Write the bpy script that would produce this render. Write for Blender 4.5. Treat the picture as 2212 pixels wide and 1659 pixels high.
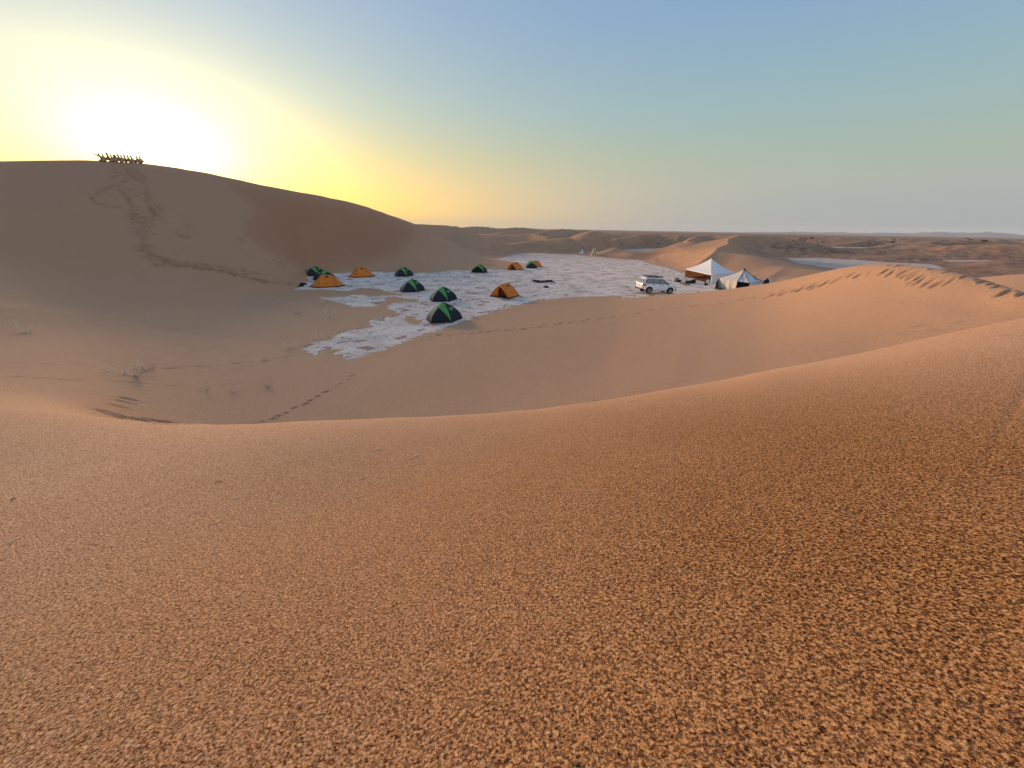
import bpy, bmesh, math, random
import numpy as np
from mathutils import Vector, Matrix

sc = bpy.context.scene
for o in list(bpy.data.objects):
    bpy.data.objects.remove(o)
C = sc.collection
rad, sin, cos, pi = math.radians, math.sin, math.cos, math.pi
rng = np.random.default_rng(7)
random.seed(7)

# ---------------------------------------------------------------- camera
CAMZ = 6.0
FW, FH, FOC = 2212.0, 1659.0, 830.0        # reference frame used for reading off bearings
HOR_Y, HOR_SLOPE = 492.3, 0.0180
PITCH = math.atan((FH / 2 - HOR_Y) / FOC)
ROLL = math.atan(HOR_SLOPE)
_R0 = np.array([1.0, 0, 0]); _F = np.array([0, cos(PITCH), -sin(PITCH)]); _U0 = np.array([0, sin(PITCH), cos(PITCH)])
_R = cos(ROLL) * _R0 + sin(ROLL) * _U0
_U = -sin(ROLL) * _R0 + cos(ROLL) * _U0
cam_d = bpy.data.cameras.new('camera'); cam = bpy.data.objects.new('camera', cam_d); C.objects.link(cam)
cam_d.sensor_width = 36.0; cam_d.lens = FOC / FW * 36.0
cam_d.clip_start = 0.05; cam_d.clip_end = 30000
M = Matrix.Identity(4)
for i in range(3):
    M[i][0] = _R[i]; M[i][1] = _U[i]; M[i][2] = -_F[i]
M[2][3] = CAMZ
cam.matrix_world = M
sc.camera = cam

def ray(px, py):
    u, v = px - FW / 2, FH / 2 - py
    d = u * _R + v * _U + FOC * _F
    return d / np.linalg.norm(d)
def bearing(px, py):
    d = ray(px, py)
    return math.degrees(math.atan2(d[0], d[1]))
def pt_r(px, py, r):                       # point on the line of sight at horizontal range r
    d = ray(px, py); h = math.hypot(d[0], d[1])
    return np.array([d[0] / h * r, d[1] / h * r, CAMZ + d[2] / h * r])
def pt_z(px, py, z=0.0):                   # point on the line of sight at height z
    d = ray(px, py); t = (z - CAMZ) / d[2]
    return np.array([d[0] * t, d[1] * t, z])

# ---------------------------------------------------------------- world
SUN = ray(335, 318)
SUN_EL = math.asin(SUN[2]); SUN_AZ = math.atan2(SUN[0], SUN[1])
world = bpy.data.worlds.new("World"); sc.world = world
world.use_nodes = True
wn = world.node_tree.nodes; wl = world.node_tree.links
for n in list(wn): wn.remove(n)
def W(kind, **kw):
    n = wn.new(kind)
    for k, v in kw.items(): setattr(n, k, v)
    return n
def wmath(op, a, b=None, c=None, clamp=False):
    n = W('ShaderNodeMath', operation=op); n.use_clamp = clamp
    for i, s in enumerate((a, b, c)):
        if s is None: continue
        if isinstance(s, (int, float)): n.inputs[i].default_value = s
        else: wl.new(s, n.inputs[i])
    return n.outputs[0]
def lin(c):
    return tuple(((x / 255) / 12.92 if x / 255 <= 0.04045 else ((x / 255 + 0.055) / 1.055) ** 2.4) for x in c)
out = W('ShaderNodeOutputWorld')
tc = W('ShaderNodeTexCoord')
nrm = W('ShaderNodeVectorMath', operation='NORMALIZE'); wl.new(tc.outputs['Generated'], nrm.inputs[0])
sep = W('ShaderNodeSeparateXYZ'); wl.new(nrm.outputs[0], sep.inputs[0])
elev = wmath('MULTIPLY', wmath('ARCSINE', sep.outputs[2]), 180 / pi)
def ang_to(vec):
    dt = W('ShaderNodeVectorMath', operation='DOT_PRODUCT'); wl.new(nrm.outputs[0], dt.inputs[0]); dt.inputs[1].default_value = tuple(vec)
    return wmath('MULTIPLY', wmath('ARCCOSINE', wmath('MINIMUM', dt.outputs['Value'], 0.999999)), 180 / pi)
gsun = ang_to(SUN)
# clear-sky colour by elevation, well away from the sun
ramp = W('ShaderNodeValToRGB'); cr = ramp.color_ramp
stops = [(0, (150, 163, 170)), (2.0, (154, 166, 170)), (5, (163, 172, 166)), (8, (157, 175, 163)), (13, (143, 173, 178)), (21, (124, 159, 190)), (30, (106, 147, 189)), (60, (95, 132, 182))]
el0 = cr.elements[0]; el0.position = 0; el0.color = (*lin(stops[0][1]), 1)
el1 = cr.elements[1]; el1.position = 1; el1.color = (*lin(stops[-1][1]), 1)
for e, c in stops[1:-1]:
    q = cr.elements.new(e / 60); q.color = (*lin(c), 1)
wl.new(wmath('DIVIDE', elev, 60, clamp=True), ramp.inputs[0])
def addc(a, b):
    n = W('ShaderNodeVectorMath', operation='ADD'); wl.new(a, n.inputs[0]); wl.new(b, n.inputs[1]); return n.outputs[0]
def scalec(col, f):
    n = W('ShaderNodeVectorMath', operation='SCALE')
    if isinstance(col, tuple): n.inputs[0].default_value = col
    else: wl.new(col, n.inputs[0])
    wl.new(f, n.inputs[3]); return n.outputs[0]
def gauss(x, s, p=2.0):
    return wmath('EXPONENT', wmath('MULTIPLY', wmath('POWER', wmath('DIVIDE', x, s), p), -1))
col = ramp.outputs[0]
aelev = wmath('ABSOLUTE', elev)
delev = wmath('ABSOLUTE', wmath('SUBTRACT', elev, 6.5))
GLOW = [((0.9, 0.8, 0.65), 5.5, 4.0), ((0.62, 0.55, 0.36), 11.5, 7.5), ((0.20, 0.155, 0.085), 42.0, 40.0), ((0.16, 0.15, 0.10), 20.0, 20.0)]
for c, s, sv in GLOW:
    col = addc(col, scalec(c, wmath('MULTIPLY', gauss(gsun, s), gauss(delev, sv))))
col = addc(col, scalec((0.60, 0.46, -0.06), wmath('MULTIPLY', gauss(gsun, 17.5, 1.5), gauss(aelev, 10.0, 1.7))))
# the dusty band of warm light hugging the horizon below and beside the sun
col = addc(col, scalec((1.20, 0.36, -0.50), wmath('MULTIPLY', gauss(gsun, 38.0, 1.8), gauss(aelev, 6.5, 1.5))))
# added fill: an unseen warm glow in the sky behind the photographer
BACK_FILL = Vector((-SUN[0], -SUN[1], 0.75)).normalized()
col = addc(col, scalec((0.26, 0.18, 0.12), gauss(ang_to(BACK_FILL), 52.0)))
mxc = W('ShaderNodeVectorMath', operation='MAXIMUM'); wl.new(col, mxc.inputs[0]); mxc.inputs[1].default_value = (0.0, 0.0, 0.0)
bg = W('ShaderNodeBackground'); wl.new(mxc.outputs[0], bg.inputs[0]); bg.inputs[1].default_value = 1.0
# physical sky for the same sun, added at low strength
sky = W('ShaderNodeTexSky', sky_type='NISHITA'); sky.sun_disc = False
sky.sun_elevation = SUN_EL; sky.sun_rotation = SUN_AZ; sky.dust_density = 3.0; sky.air_density = 1.0
bg2 = W('ShaderNodeBackground'); wl.new(sky.outputs[0], bg2.inputs[0]); bg2.inputs[1].default_value = 0.004
ads = W('ShaderNodeAddShader'); wl.new(bg.outputs[0], ads.inputs[0]); wl.new(bg2.outputs[0], ads.inputs[1])
wl.new(ads.outputs[0], out.inputs[0])

# ---------------------------------------------------------------- sun (just veiled behind the crest)
sun_d = bpy.data.lights.new('sun', 'SUN'); sun_o = bpy.data.objects.new('sun', sun_d); C.objects.link(sun_o)
sun_d.energy = 5.0; sun_d.angle = rad(15); sun_d.color = (1.0, 0.64, 0.37)
sd_ = Vector((SUN[0], SUN[1], math.tan(rad(9.6)) * math.hypot(SUN[0], SUN[1]))).normalized()
sun_o.rotation_euler = sd_.to_track_quat('Z', 'Y').to_euler()

vs = sc.view_settings
vs.view_transform = 'Standard'; vs.look = 'None'; vs.exposure = 0.12; vs.gamma = 1.0; vs.use_curve_mapping = False
sc.render.engine = 'CYCLES'
sc.cycles.max_bounces = 6; sc.cycles.diffuse_bounces = 3
# ---------------------------------------------------------------- helpers
def tag(o, label=None, cat=None, group=None, kind=None):
    if label: o['label'] = label
    if cat: o['category'] = cat
    if group: o['group'] = group
    if kind: o['kind'] = kind
    return o

class Mat:
    """small wrapper to write node materials"""
    def __init__(s, name):
        s.m = bpy.data.materials.new(name); s.m.use_nodes = True
        s.t = s.m.node_tree; s.n = s.t.nodes; s.l = s.t.links
        for n in list(s.n): s.n.remove(n)
        s.out = s.n.new('ShaderNodeOutputMaterial')
        s.p = s.n.new('ShaderNodeBsdfPrincipled'); s.l.new(s.p.outputs[0], s.out.inputs[0])
    def set(s, sock, v):
        i = s.p.inputs[sock]
        if isinstance(v, (int, float)): i.default_value = v
        elif isinstance(v, tuple): i.default_value = (*v, 1) if len(v) == 3 and i.type == 'RGBA' else v
        else: s.l.new(v, i)
        return s
    def N(s, kind, **kw):
        n = s.n.new(kind)
        for k, v in kw.items(): setattr(n, k, v)
        return n
    def put(s, n, i, v):
        if v is None: return
        sk = n.inputs[i]
        if isinstance(v, (int, float)): sk.default_value = v
        elif isinstance(v, tuple): sk.default_value = (*v, 1) if len(v) == 3 and sk.type == 'RGBA' else v
        else: s.l.new(v, sk)
    def math(s, op, a, b=None, c=None, clamp=False):
        n = s.N('ShaderNodeMath', operation=op); n.use_clamp = clamp
        for i, v in enumerate((a, b, c)): s.put(n, i, v)
        return n.outputs[0]
    def coord(s, which='Object', scale=(1, 1, 1), rot=(0, 0, 0)):
        if not hasattr(s, 'tc'): s.tc = s.N('ShaderNodeTexCoord')
        m = s.N('ShaderNodeMapping'); s.l.new(s.tc.outputs[which], m.inputs[0])
        m.inputs['Scale'].default_value = scale; m.inputs['Rotation'].default_value = rot
        return m.outputs[0]
    def noise(s, scale, detail=2, rough=0.5, vec=None, dist=0.0, w='Fac'):
        n = s.N('ShaderNodeTexNoise')
        n.inputs['Scale'].default_value = scale; n.inputs['Detail'].default_value = detail
        n.inputs['Roughness'].default_value = rough; n.inputs['Distortion'].default_value = dist
        s.l.new(vec if vec is not None else s.coord(), n.inputs['Vector'])
        return n.outputs[w]
    def rng(s, v, a, b, c=0.0, d=1.0):
        n = s.N('ShaderNodeMapRange'); s.put(n, 0, v)
        for i, q in enumerate((a, b, c, d)): s.put(n, i + 1, q)
        return n.outputs[0]
    def mix(s, f, a, b, mode='MIX'):
        n = s.N('ShaderNodeMix', data_type='RGBA', blend_type=mode)
        s.put(n, 0, f)
        for i, v in ((6, a), (7, b)):
            if isinstance(v, tuple): n.inputs[i].default_value = (*v, 1)
            else: s.l.new(v, n.inputs[i])
        return n.outputs[2]
    def bump(s, h, strength=0.3, dist=0.01, normal=None):
        n = s.N('ShaderNodeBump'); s.put(n, 'Height', h)
        n.inputs['Strength'].default_value = strength; n.inputs['Distance'].default_value = dist
        if normal is not None: s.l.new(normal, n.inputs['Normal'])
        return n.outputs[0]

# ---------------------------------------------------------------- terrain
# readings from enlarged views: name -> (x0, y0, scale) in full-size picture units
CR = dict(A=(1140, 960, 3.457), B=(1500, 980, 3.456), C=(1800, 960, 3.456), D=(2450, 1000, 3.626), E=(1600, 860, 2.011),
          F=(3000, 860, 2.1434), G=(2200, 880, 2.765), H=(2600, 880, 3.16), K=(300, 1200, 2.011), L=(340, 600, 2.458), P=(1400, 1500, 1.3825), Q=(0, 1200, 1.659))
S4 = 4032 / 2212
def q(c, *pts):
    x0, y0, s = CR[c]
    return [((x0 + x / s) / S4, (y0 + y / s) / S4) for x, y in pts]

AZ_D = np.arange(-72, 72.001, 0.1)
AZ_O = np.arange(75, 285.01, 3.0)
AZ = np.concatenate([AZ_D, AZ_O])                     # degrees, wraps round
def geo(a, b, f):
    n = int(math.ceil(math.log(b / a) / math.log(1 + f))); return np.geomspace(a, b, n + 1)[:-1]
RR = np.concatenate([np.array([0.25]), geo(0.5, 5.0, 0.04), geo(5.0, 45, 0.0045), geo(45, 130, 0.0075), geo(130, 3500, 0.013), np.array([3500., 5200.])])
NA, NR = len(AZ), len(RR)
AZw = np.where(AZ > 180, AZ - 360, AZ)

def az_table(pts, smooth=0.8):
    """pts: (az, value...) rows -> values on the AZ grid (held outside, blended behind the camera)"""
    a = np.array(sorted(pts)); res = []
    xs = np.arange(-180, 180.01, 0.1)
    for k in range(1, a.shape[1]):
        aa = np.concatenate([[-180], [a[0, 0] - 60], a[:, 0], [a[-1, 0] + 60], [180]])
        mid = 0.5 * (a[0, k] + a[-1, k])
        vv = np.concatenate([[mid], [a[0, k]], a[:, k], [a[-1, k]], [mid]])
        v = np.interp(xs, aa, vv)
        w = int(smooth * 3 / 0.1); kx = np.arange(-w, w + 1) * 0.1
        kern = np.exp(-(kx / smooth) ** 2 / 2); kern /= kern.sum()
        v = np.convolve(np.pad(v, w, mode='edge'), kern, 'valid')
        res.append(np.interp(AZw, xs, v))
    return res
def curve(pts, smooth=0.8, extra=()):
    """pts: (px, py, r) or (px, py, None, z)"""
    rows = []
    for p in pts:
        P = pt_r(p[0], p[1], p[2]) if p[2] is not None else pt_z(p[0], p[1], p[3])
        rows.append((math.degrees(math.atan2(P[0], P[1])), math.hypot(P[0], P[1]), P[2]))
    return az_table(rows + list(extra), smooth)
def pchip(x, y, xq):
    h = np.diff(x); d = np.diff(y) / h
    m = np.zeros_like(y); m[0] = d[0]; m[-1] = d[-1]
    for i in range(1, len(y) - 1):
        if d[i - 1] * d[i] > 0:
            w1 = 2 * h[i] + h[i - 1]; w2 = h[i] + 2 * h[i - 1]
            m[i] = (w1 + w2) / (w1 / d[i - 1] + w2 / d[i])
    xc = np.clip(xq, x[0], x[-1]); i = np.clip(np.searchsorted(x, xc) - 1, 0, len(x) - 2)
    t = (xc - x[i]) / h[i]
    return ((2 * t**3 - 3 * t**2 + 1) * y[i] + (t**3 - 2 * t**2 + t) * h[i] * m[i] + (-2 * t**3 + 3 * t**2) * y[i + 1] + (t**3 - t**2) * h[i] * m[i + 1])
def smax(a, b, k):
    h = np.clip(0.5 + 0.5 * (a - b) / k, 0, 1)
    return b * (1 - h) + a * h + k * h * (1 - h)

# crest of the dune underfoot
cA = [(-60, 893, 9.0), (0, 891, 8.6), (90, 893, 8.0)]
cA += [(x, y, r) for (x, y), r in zip(q('Q', (500, 710), (700, 740), (900, 765), (1100, 783), (1300, 787), (1659, 782)), (7.6, 7.3, 7.0, 6.7, 6.5, 6.3))]
cA += [(x, y, r) for (x, y), r in zip(q('P', (0, 213), (400, 200), (700, 185), (1000, 160), (1300, 120), (1500, 90), (1800, 35), (2000, 2)), (6.2, 6.2, 6.3, 6.5, 6.9, 7.2, 7.8, 8.2))]
cA += [(1770, 782, 9.2), (1900, 755, 9.8), (2081, 713, 10.6), (2212, 687, 11.2), (2300, 669, 11.6)]
rA, zA = curve(cA, 1.5, [(60, 12.0, 5.15), (75, 12.5, 5.5)])
# valley behind it: (bearing, range beyond crest, z)
eA = [bearing(p[0], p[1]) for p in cA]
def bz(px, py): return bearing(px, py)
drV, zV = az_table([(bz(0, 890), 6.6, 2.35), (bz(90, 893), 6.4, 2.2), (bz(200, 900), 6.0, 2.0), (bz(300, 911), 5.4, 1.35), (bz(430, 918), 4.7, 0.75), (bz(550, 917), 4.3, 0.46), (bz(770, 907), 4.1, 0.35), (bz(1046, 896), 4.2, 0.45),
                    (bz(1284, 870), 4.6, 0.8), (bz(1482, 837), 5.0, 1.15), (bz(1650, 807), 5.3, 1.55), (bz(1900, 755), 5.8, 2.2), (bz(2212, 687), 6.2, 3.1)], 1.5)
# crest / sand edge on the right side, and floor of the hollow on the left
cB = []
cB += [(x, y, None, 0.03) for x, y in q('A', (840, 1580), (1060, 1500), (1400, 1390), (1700, 1270), (1936, 1205)) + q('B', (840, 1080), (1100, 990), (1350, 910), (1500, 850), (1700, 790), (1950, 740)) + q('C', (1100, 760), (1500, 720), (2212, 697))]
cB += [(x, y, r) for (x, y), r in zip(q('D', (500, 602), (760, 583), (1200, 540), (1630, 497), (2080, 432)) + q('F', (120, 545), (250, 510), (400, 480), (560, 440), (750, 400), (950, 380), (1150, 385), (1400, 412), (1560, 440), (1700, 465), (1850, 520), (2000, 565), (2130, 610), (2212, 630)),
                                    (37.3, 36.8, 36, 35, 34, 33.8, 33, 32, 31, 30, 28.5, 27, 25, 24, 23.2, 22.3, 21.5, 20.7, 20.2))]
cB += [(2280, 655, 19.5)]
cB += [(0, 690, 31.0), (150, 700, 30.0), (300, 725, 27.0), (420, 745, 25), (540, 765, None, 0.22), (660, 780, None, 0.10)]
rB, zB = curve(cB, 1.3)
# point between valley and B
fM, hM = az_table([(bz(0, 800), 0.5, 0.10), (bz(300, 800), 0.5, 0.05), (bz(600, 800), .5, 0.0), (bz(900, 800), 0.5, 0.0), (bz(1100, 760), 0.5, 0.02), (bz(1300, 740), 0.5, 0.05), (bz(1600, 700), 0.5, 0.0), (bz(1900, 660), 0.55, 0.15), (bz(2212, 650), 0.5, 0.1)], 2.0)
sharp = az_table([(bz(0, 872), 0.0), (bz(120, 890), 0.1), (bz(200, 900), 0.4), (bz(300, 911), 0.9), (bz(430, 918), 1.0), (bz(2212, 687), 1.0)], 1.0)[0]

Z = np.zeros((NA, NR)); AZr_ = np.radians(AZw)
for i in range(NA):
    ra, za, rb, zb = rA[i], zA[i], rB[i], zB[i]
    rv = min(ra + drV[i], rb - 1.5); zv = zV[i]
    rm = rv + (rb - rv) * fM[i]; zm = zv + (zb - zv) * (0.42 + hM[i])
    s0 = (4.85 - za) / ra
    gp = (-0.20 * math.sin(AZr_[i]) + 0.28 * math.cos(AZr_[i])) * (1 - 0.4 / (1 + math.exp((AZw[i] + 42) / 8)))
    x = [0, 1.2, 2.6, ra]; y = [4.85, 4.85 - 1.2 * gp, 4.85 - 2.6 * gp, za]
    zk = za - (za - zv) * (0.17 * sharp[i] + 0.10 * (1 - sharp[i])); x.append(ra + 0.09 * (rv - ra)); y.append(zk)
    x += [rv, rm, rb]; y += [zv, zm, zb]
    bk = max(zb, 0.0)
    x += [rb + 0.8 + 0.8 * bk, rb + 3 + 2.8 * bk, 400, 6000]; y += [zb * 0.82, 0.0, 0.0, 0.0]
    Z[i] = pchip(np.array(x), np.array(y), RR)

AZr = np.radians(AZ)[:, None]
X = np.sin(AZr) * RR[None, :]; Y = np.cos(AZr) * RR[None, :]

# --- value noise
_tab = rng.random((256, 256))
def vnoise(x, y):
    xi = np.floor(x).astype(int); yi = np.floor(y).astype(int); fx = x - xi; fy = y - yi
    fx = fx * fx * fx * (fx * (fx * 6 - 15) + 10); fy = fy * fy * fy * (fy * (fy * 6 - 15) + 10)
    g = lambda a, b: _tab[a & 255, b & 255]
    return (g(xi, yi) * (1 - fx) + g(xi + 1, yi) * fx) * (1 - fy) + (g(xi, yi + 1) * (1 - fx) + g(xi + 1, yi + 1) * fx) * fy
def fbm(x, y, o=4):
    s = 0; a = 0.5; t = 0
    for k in range(o):
        s = s + a * vnoise(x * 2**k + 17.3 * k, y * 2**k + 5.1 * k); t += a; a *= 0.5
    return s / t

# --- the salt / clay pans, outlined in plan
pan_main = q('A', (80, 625), (160, 575), (215, 530), (270, 500), (235, 455), (330, 432), (560, 405), (700, 400), (900, 388), (1150, 380), (1400, 385), (1700, 400)) + \
    q('B', (400, 330), (700, 325), (830, 310), (1000, 288), (1200, 295), (1450, 280), (1740, 284), (1930, 262)) + \
    q('C', (900, 298), (820, 262), (700, 238), (600, 222), (520, 213), (640, 180), (770, 145), (900, 125), (1180, 130), (1300, 140), (1650, 152), (1760, 170), (2000, 185), (2212, 212)) + \
    q('G', (900, 400), (1000, 440), (1180, 480), (1320, 530)) + q('D', (890, 262), (1200, 275), (1600, 330), (1990, 395), (2212, 405), (2350, 420), (2100, 470), (1630, 520), (1200, 560), (760, 600), (500, 622), (0, 634)) + \
    q('C', (2212, 704), (1500, 728), (1100, 768), (900, 818), (700, 870), (480, 935)) + q('B', (1100, 994), (840, 1084)) + \
    q('A', (1936, 1209), (1860, 1224), (1700, 1274), (1580, 1334), (1400, 1394), (1250, 1450), (1060, 1504), (900, 1560), (840, 1582), (740, 1550), (720, 1510), (600, 1490), (680, 1442), (540, 1430), (470, 1442), (400, 1470), (340, 1532), (300, 1500), (250, 1490), (220, 1450), (130, 1415), (190, 1410), (340, 1355), (530, 1300), (700, 1225), (770, 1185), (980, 1160), (1130, 1130), (1050, 1090), (1130, 1050), (1250, 1010), (1500, 985), (1480, 960), (1440, 910), (1310, 880), (1400, 800), (1600, 795), (1790, 780), (1690, 750), (1570, 740), (1440, 715), (1290, 740), (1300, 790), (1240, 810), (1160, 855), (1020, 857), (870, 855), (780, 830), (620, 785), (520, 770), (400, 728), (600, 730), (750, 715), (870, 695), (1200, 718), (1280, 702), (1480, 702), (1540, 690), (1300, 650), (1200, 612), (950, 605), (800, 640), (640, 635), (400, 620))
holes = [q('A', (1570, 990), (1680, 985), (1720, 1020), (1795, 1055), (1760, 1085), (1650, 1080), (1560, 1030))]
pans_far = [q('E', (1500, 262), (1620, 255), (1900, 238), (2150, 240), (2010, 262), (1990, 295), (1850, 302), (1700, 285), (1560, 275)),
            q('F', (155, 335), (480, 333), (830, 353), (1100, 373), (1450, 388), (1560, 428), (1300, 440), (900, 430), (620, 425), (450, 412), (250, 368)),
            q('F', (298, 238), (480, 237), (700, 243), (960, 245), (980, 258), (700, 262), (500, 262), (380, 252)),
            q('F', (1590, 266), (1900, 275), (1960, 285), (1780, 287), (1650, 281)),
            q('F', (1500, 352), (1900, 352), (2000, 362), (1600, 368)),
            q('F', (1090, 203), (1290, 207), (1350, 214), (1200, 217)),
            q('G', (1010, 270), (1290, 275), (1200, 292), (1000, 288))]
def plan(poly): return np.array([pt_z(x, y, 0.0)[:2] for x, y in poly])
def seg_sd(px, py, poly):
    n = len(poly); d2 = np.full(px.shape, 1e12); ins = np.zeros(px.shape, bool)
    for i in range(n):
        ax, ay = poly[i]; bx, by = poly[(i + 1) % n]
        ex, ey = bx - ax, by - ay; wx, wy = px - ax, py - ay
        t = np.clip((wx * ex + wy * ey) / (ex * ex + ey * ey + 1e-12), 0, 1)
        d2 = np.minimum(d2, (wx - ex * t) ** 2 + (wy - ey * t) ** 2)
        c = (ay > py) != (by > py)
        with np.errstate(divide='ignore', invalid='ignore'):
            xx = ax + (py - ay) * ex / (ey if ey != 0 else 1e-12)
        ins ^= c & (px < xx)
    d = np.sqrt(d2); return np.where(ins, d, -d)
SD = np.full((NA, NR), -30.0)
ia = np.where(np.abs(AZw) < 66)[0]; ir = np.where((RR > 15) & (RR < 420))[0]
sub = np.ix_(ia, ir); xs_, ys_ = X[sub], Y[sub]
sdm = seg_sd(xs_, ys_, plan(pan_main))
for h in holes: sdm = np.minimum(sdm, -seg_sd(xs_, ys_, plan(h)))
for p in pans_far: sdm = np.maximum(sdm, seg_sd(xs_, ys_, plan(p)))
SD[sub] = np.maximum(sdm, -30)

# --- the great dune on the left
cL = [(-200, 350, 78), (0, 347.5, 79), (100, 346, 79)] + [(x, y, r) for (x, y), r in zip(q('L', (0, 72), (570, 105), (900, 150), (1200, 205), (1500, 270), (1800, 335), (2212, 408)), (79, 79, 79, 79.5, 80, 80.5, 81))]
cL += [(760, 437, 82), (800, 449, 82.5), (850, 467, 83.5)] + [(x, y, r) for (x, y), r in zip(q('E', (100, 55), (250, 140), (400, 210), (500, 260), (620, 310), (720, 345), (860, 360), (950, 385)), (84, 82, 79.5, 77.5, 75.5, 74, 71, 67))]
rL, zL = curve(cL, 0.3)
fL = [(-100, 660, None, 2.2), (0, 665, None, 2.0), (150, 680, None, 1.2), (300, 690, None, 0.6), (400, 690, None, 0.3), (500, 672, None, 0.1), (590, 640, None, 0.02)]
fL += [(x, y, None, 0.0) for x, y in q('A', (80, 622), (235, 453), (560, 404), (1150, 379), (1700, 399)) + q('B', (700, 324), (1000, 287), (1450, 279), (1740, 284), (1930, 262)) + q('C', (890, 300))]
rf, zf = curve(fL, 1.1)
s = np.clip((RR[None, :] - rf[:, None]) / np.maximum(rL - rf, 2.0)[:, None], 0, None)
sc_ = np.clip(s, 0, 1)
prof = 0.62 * sc_ ** 1.35 + 0.38 * (sc_ ** 2 * (3 - 2 * sc_))
Lz = zf[:, None] + (zL - zf)[:, None] * prof
over = np.clip(RR[None, :] - rL[:, None], 0, None)
Lz = Lz - over * 0.10 - over ** 2 * 0.012
azL = np.clip((bz(1120, 575) - AZw) / 0.6, 0, 1)[:, None]
Lz = np.where(azL > 0, Lz * azL - 3 * (1 - azL), -5)
Lz = np.where(RR[None, :] < rf[:, None], zf[:, None] - (rf[:, None] - RR[None, :]) * 0.2, Lz)
Lz = np.where(np.abs(AZw)[:, None] > 100, -5, Lz)
Z = smax(Z, Lz, (0.25 + 0.9 * np.clip((-36 - AZw) / 8, 0, 1))[:, None])

RED_SHADE = np.zeros((NA, NR), np.float32)
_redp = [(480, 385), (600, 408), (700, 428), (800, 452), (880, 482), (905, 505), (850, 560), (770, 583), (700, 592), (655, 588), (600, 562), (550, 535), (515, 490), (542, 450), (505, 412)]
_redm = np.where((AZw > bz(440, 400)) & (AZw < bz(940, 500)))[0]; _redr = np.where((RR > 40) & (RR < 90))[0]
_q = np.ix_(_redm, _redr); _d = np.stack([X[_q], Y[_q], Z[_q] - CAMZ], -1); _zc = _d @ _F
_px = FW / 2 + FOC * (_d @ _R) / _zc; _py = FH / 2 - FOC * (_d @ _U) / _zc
RED_SHADE[_q] = 0.5 + 0.5 * np.tanh(seg_sd(_px, _py, _redp) / 16)
ZB = Z.copy()
RED_SHADE = np.maximum(RED_SHADE, 0.45 * np.clip((RR[None, :] - 32) / 14, 0, 1) * np.clip((100 - RR[None, :]) / 10, 0, 1) * np.clip((-8 - AZw) / 8, 0, 1)[:, None]).astype(np.float32)  # the great dune's backlit shade is put into its sand colour as well
# --- ridges and mounds further out
def ridge(pts, sl, sr, k=0.5, wob=0.0):
    """pts (px,py,r): crest line from near to far; sl / sr slopes on its left / right side"""
    global Z
    P = np.array([pt_r(*p) for p in pts]); P[:, 2] = np.maximum(P[:, 2], 0.02)
    c = P[:, :2].mean(0); ext = np.abs(P[:, :2] - c).max() + 2.2 * P[:, 2].max() / min(sl, sr) + 5
    m = (np.abs(X - c[0]) < ext) & (np.abs(Y - c[1]) < ext)
    x, y = X[m], Y[m]
    if wob: x = x + wob * (vnoise(x / 9, y / 9) - .5); y = y + wob * (vnoise(x / 9 + 9, y / 9) - .5)
    best = np.full(x.shape, -9.0)
    for i in range(len(P) - 1):
        a, b = P[i], P[i + 1]; e = b - a; L2 = e[0]**2 + e[1]**2
        t = np.clip(((x - a[0]) * e[0] + (y - a[1]) * e[1]) / L2, 0, 1)
        dx = x - a[0] - e[0] * t; dy = y - a[1] - e[1] * t
        side = e[0] * dy - e[1] * dx                      # >0 : left of the line
        d = np.hypot(dx, dy); slp = np.where(side > 0, sl, sr)
        zr = a[2] + e[2] * t
        u = d * slp / zr
        best = np.maximum(best, (zr + k) * np.clip(1 - u / 2, 0, 1) ** 2 - k)
    Z[m] = smax(Z[m], best, k)
def mound(px, py, r, sx, sy, k=0.6, rot=0.0, h=None):
    global Z
    P = pt_r(px, py, r); H = P[2] if h is None else h
    a = math.atan2(P[0], P[1]) + rad(rot)
    dx, dy = X - P[0], Y - P[1]
    u = dx * cos(a) - dy * sin(a); v = dx * sin(a) + dy * cos(a)
    g = (H + k) * np.exp(-0.5 * ((u / sx) ** 2 + (v / sy) ** 2)) - k
    Z = smax(Z, g, k)
# behind the great dune's shoulder
ridge([(1060, 540, 96), (1030, 510, 104), (1014, 501.8, 108), (1000.6, 493.6, 110), (987, 488.7, 111), (965, 486.8, 112), (900, 484, 112)], 0.35, 0.35)
mound(1060, 505, 130, 14, 12)
ridge([(985, 492, 215), (1025, 488.2, 225), (1052, 489.5, 232), (1075, 493, 238)], 0.22, 0.4)
ridge([(1070, 494, 235), (1116, 490.6, 245), (1140, 491.5, 250), (1165, 494, 250)], 0.2, 0.35)
ridge([(1185, 496.5, 240), (1219, 493.6, 255), (1232, 494.5, 258), (1275, 497, 262)], 0.25, 0.4)
ridge([(1040, 520, 130), (1060, 508, 150), (1096, 499, 170), (1130, 500.5, 180)], 0.2, 0.35)
ridge([(1185, 512, 130), (1150, 504.5, 140), (1100, 506, 142), (1045, 511, 140)], 0.4, 0.22)
# dome behind the toilet tents
mound(1284, 499.0, 138, 8.5, 9); mound(1310, 512, 124, 12, 5); mound(1240, 514, 122, 14, 5); mound(1180, 519, 116, 12, 4.5); mound(1345, 516, 120, 12, 5)
ridge([(1500, 521, 100), (1440, 526, 104), (1380, 528, 104), (1330, 530, 102)], 0.18, 0.3)
# dunes with sharp crests on the right of it
ridge([(1425, 522, 108), (1465, 519.5, 114), (1500.6, 513.5, 126), (1516, 505.8, 160), (1560, 507, 165)], 0.22, 0.5)
ridge([(1360, 511, 150), (1400, 506, 170), (1421, 504.8, 175), (1470, 508, 170)], 0.18, 0.45)
mound(1620, 506.5, 160, 18, 8)
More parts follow.
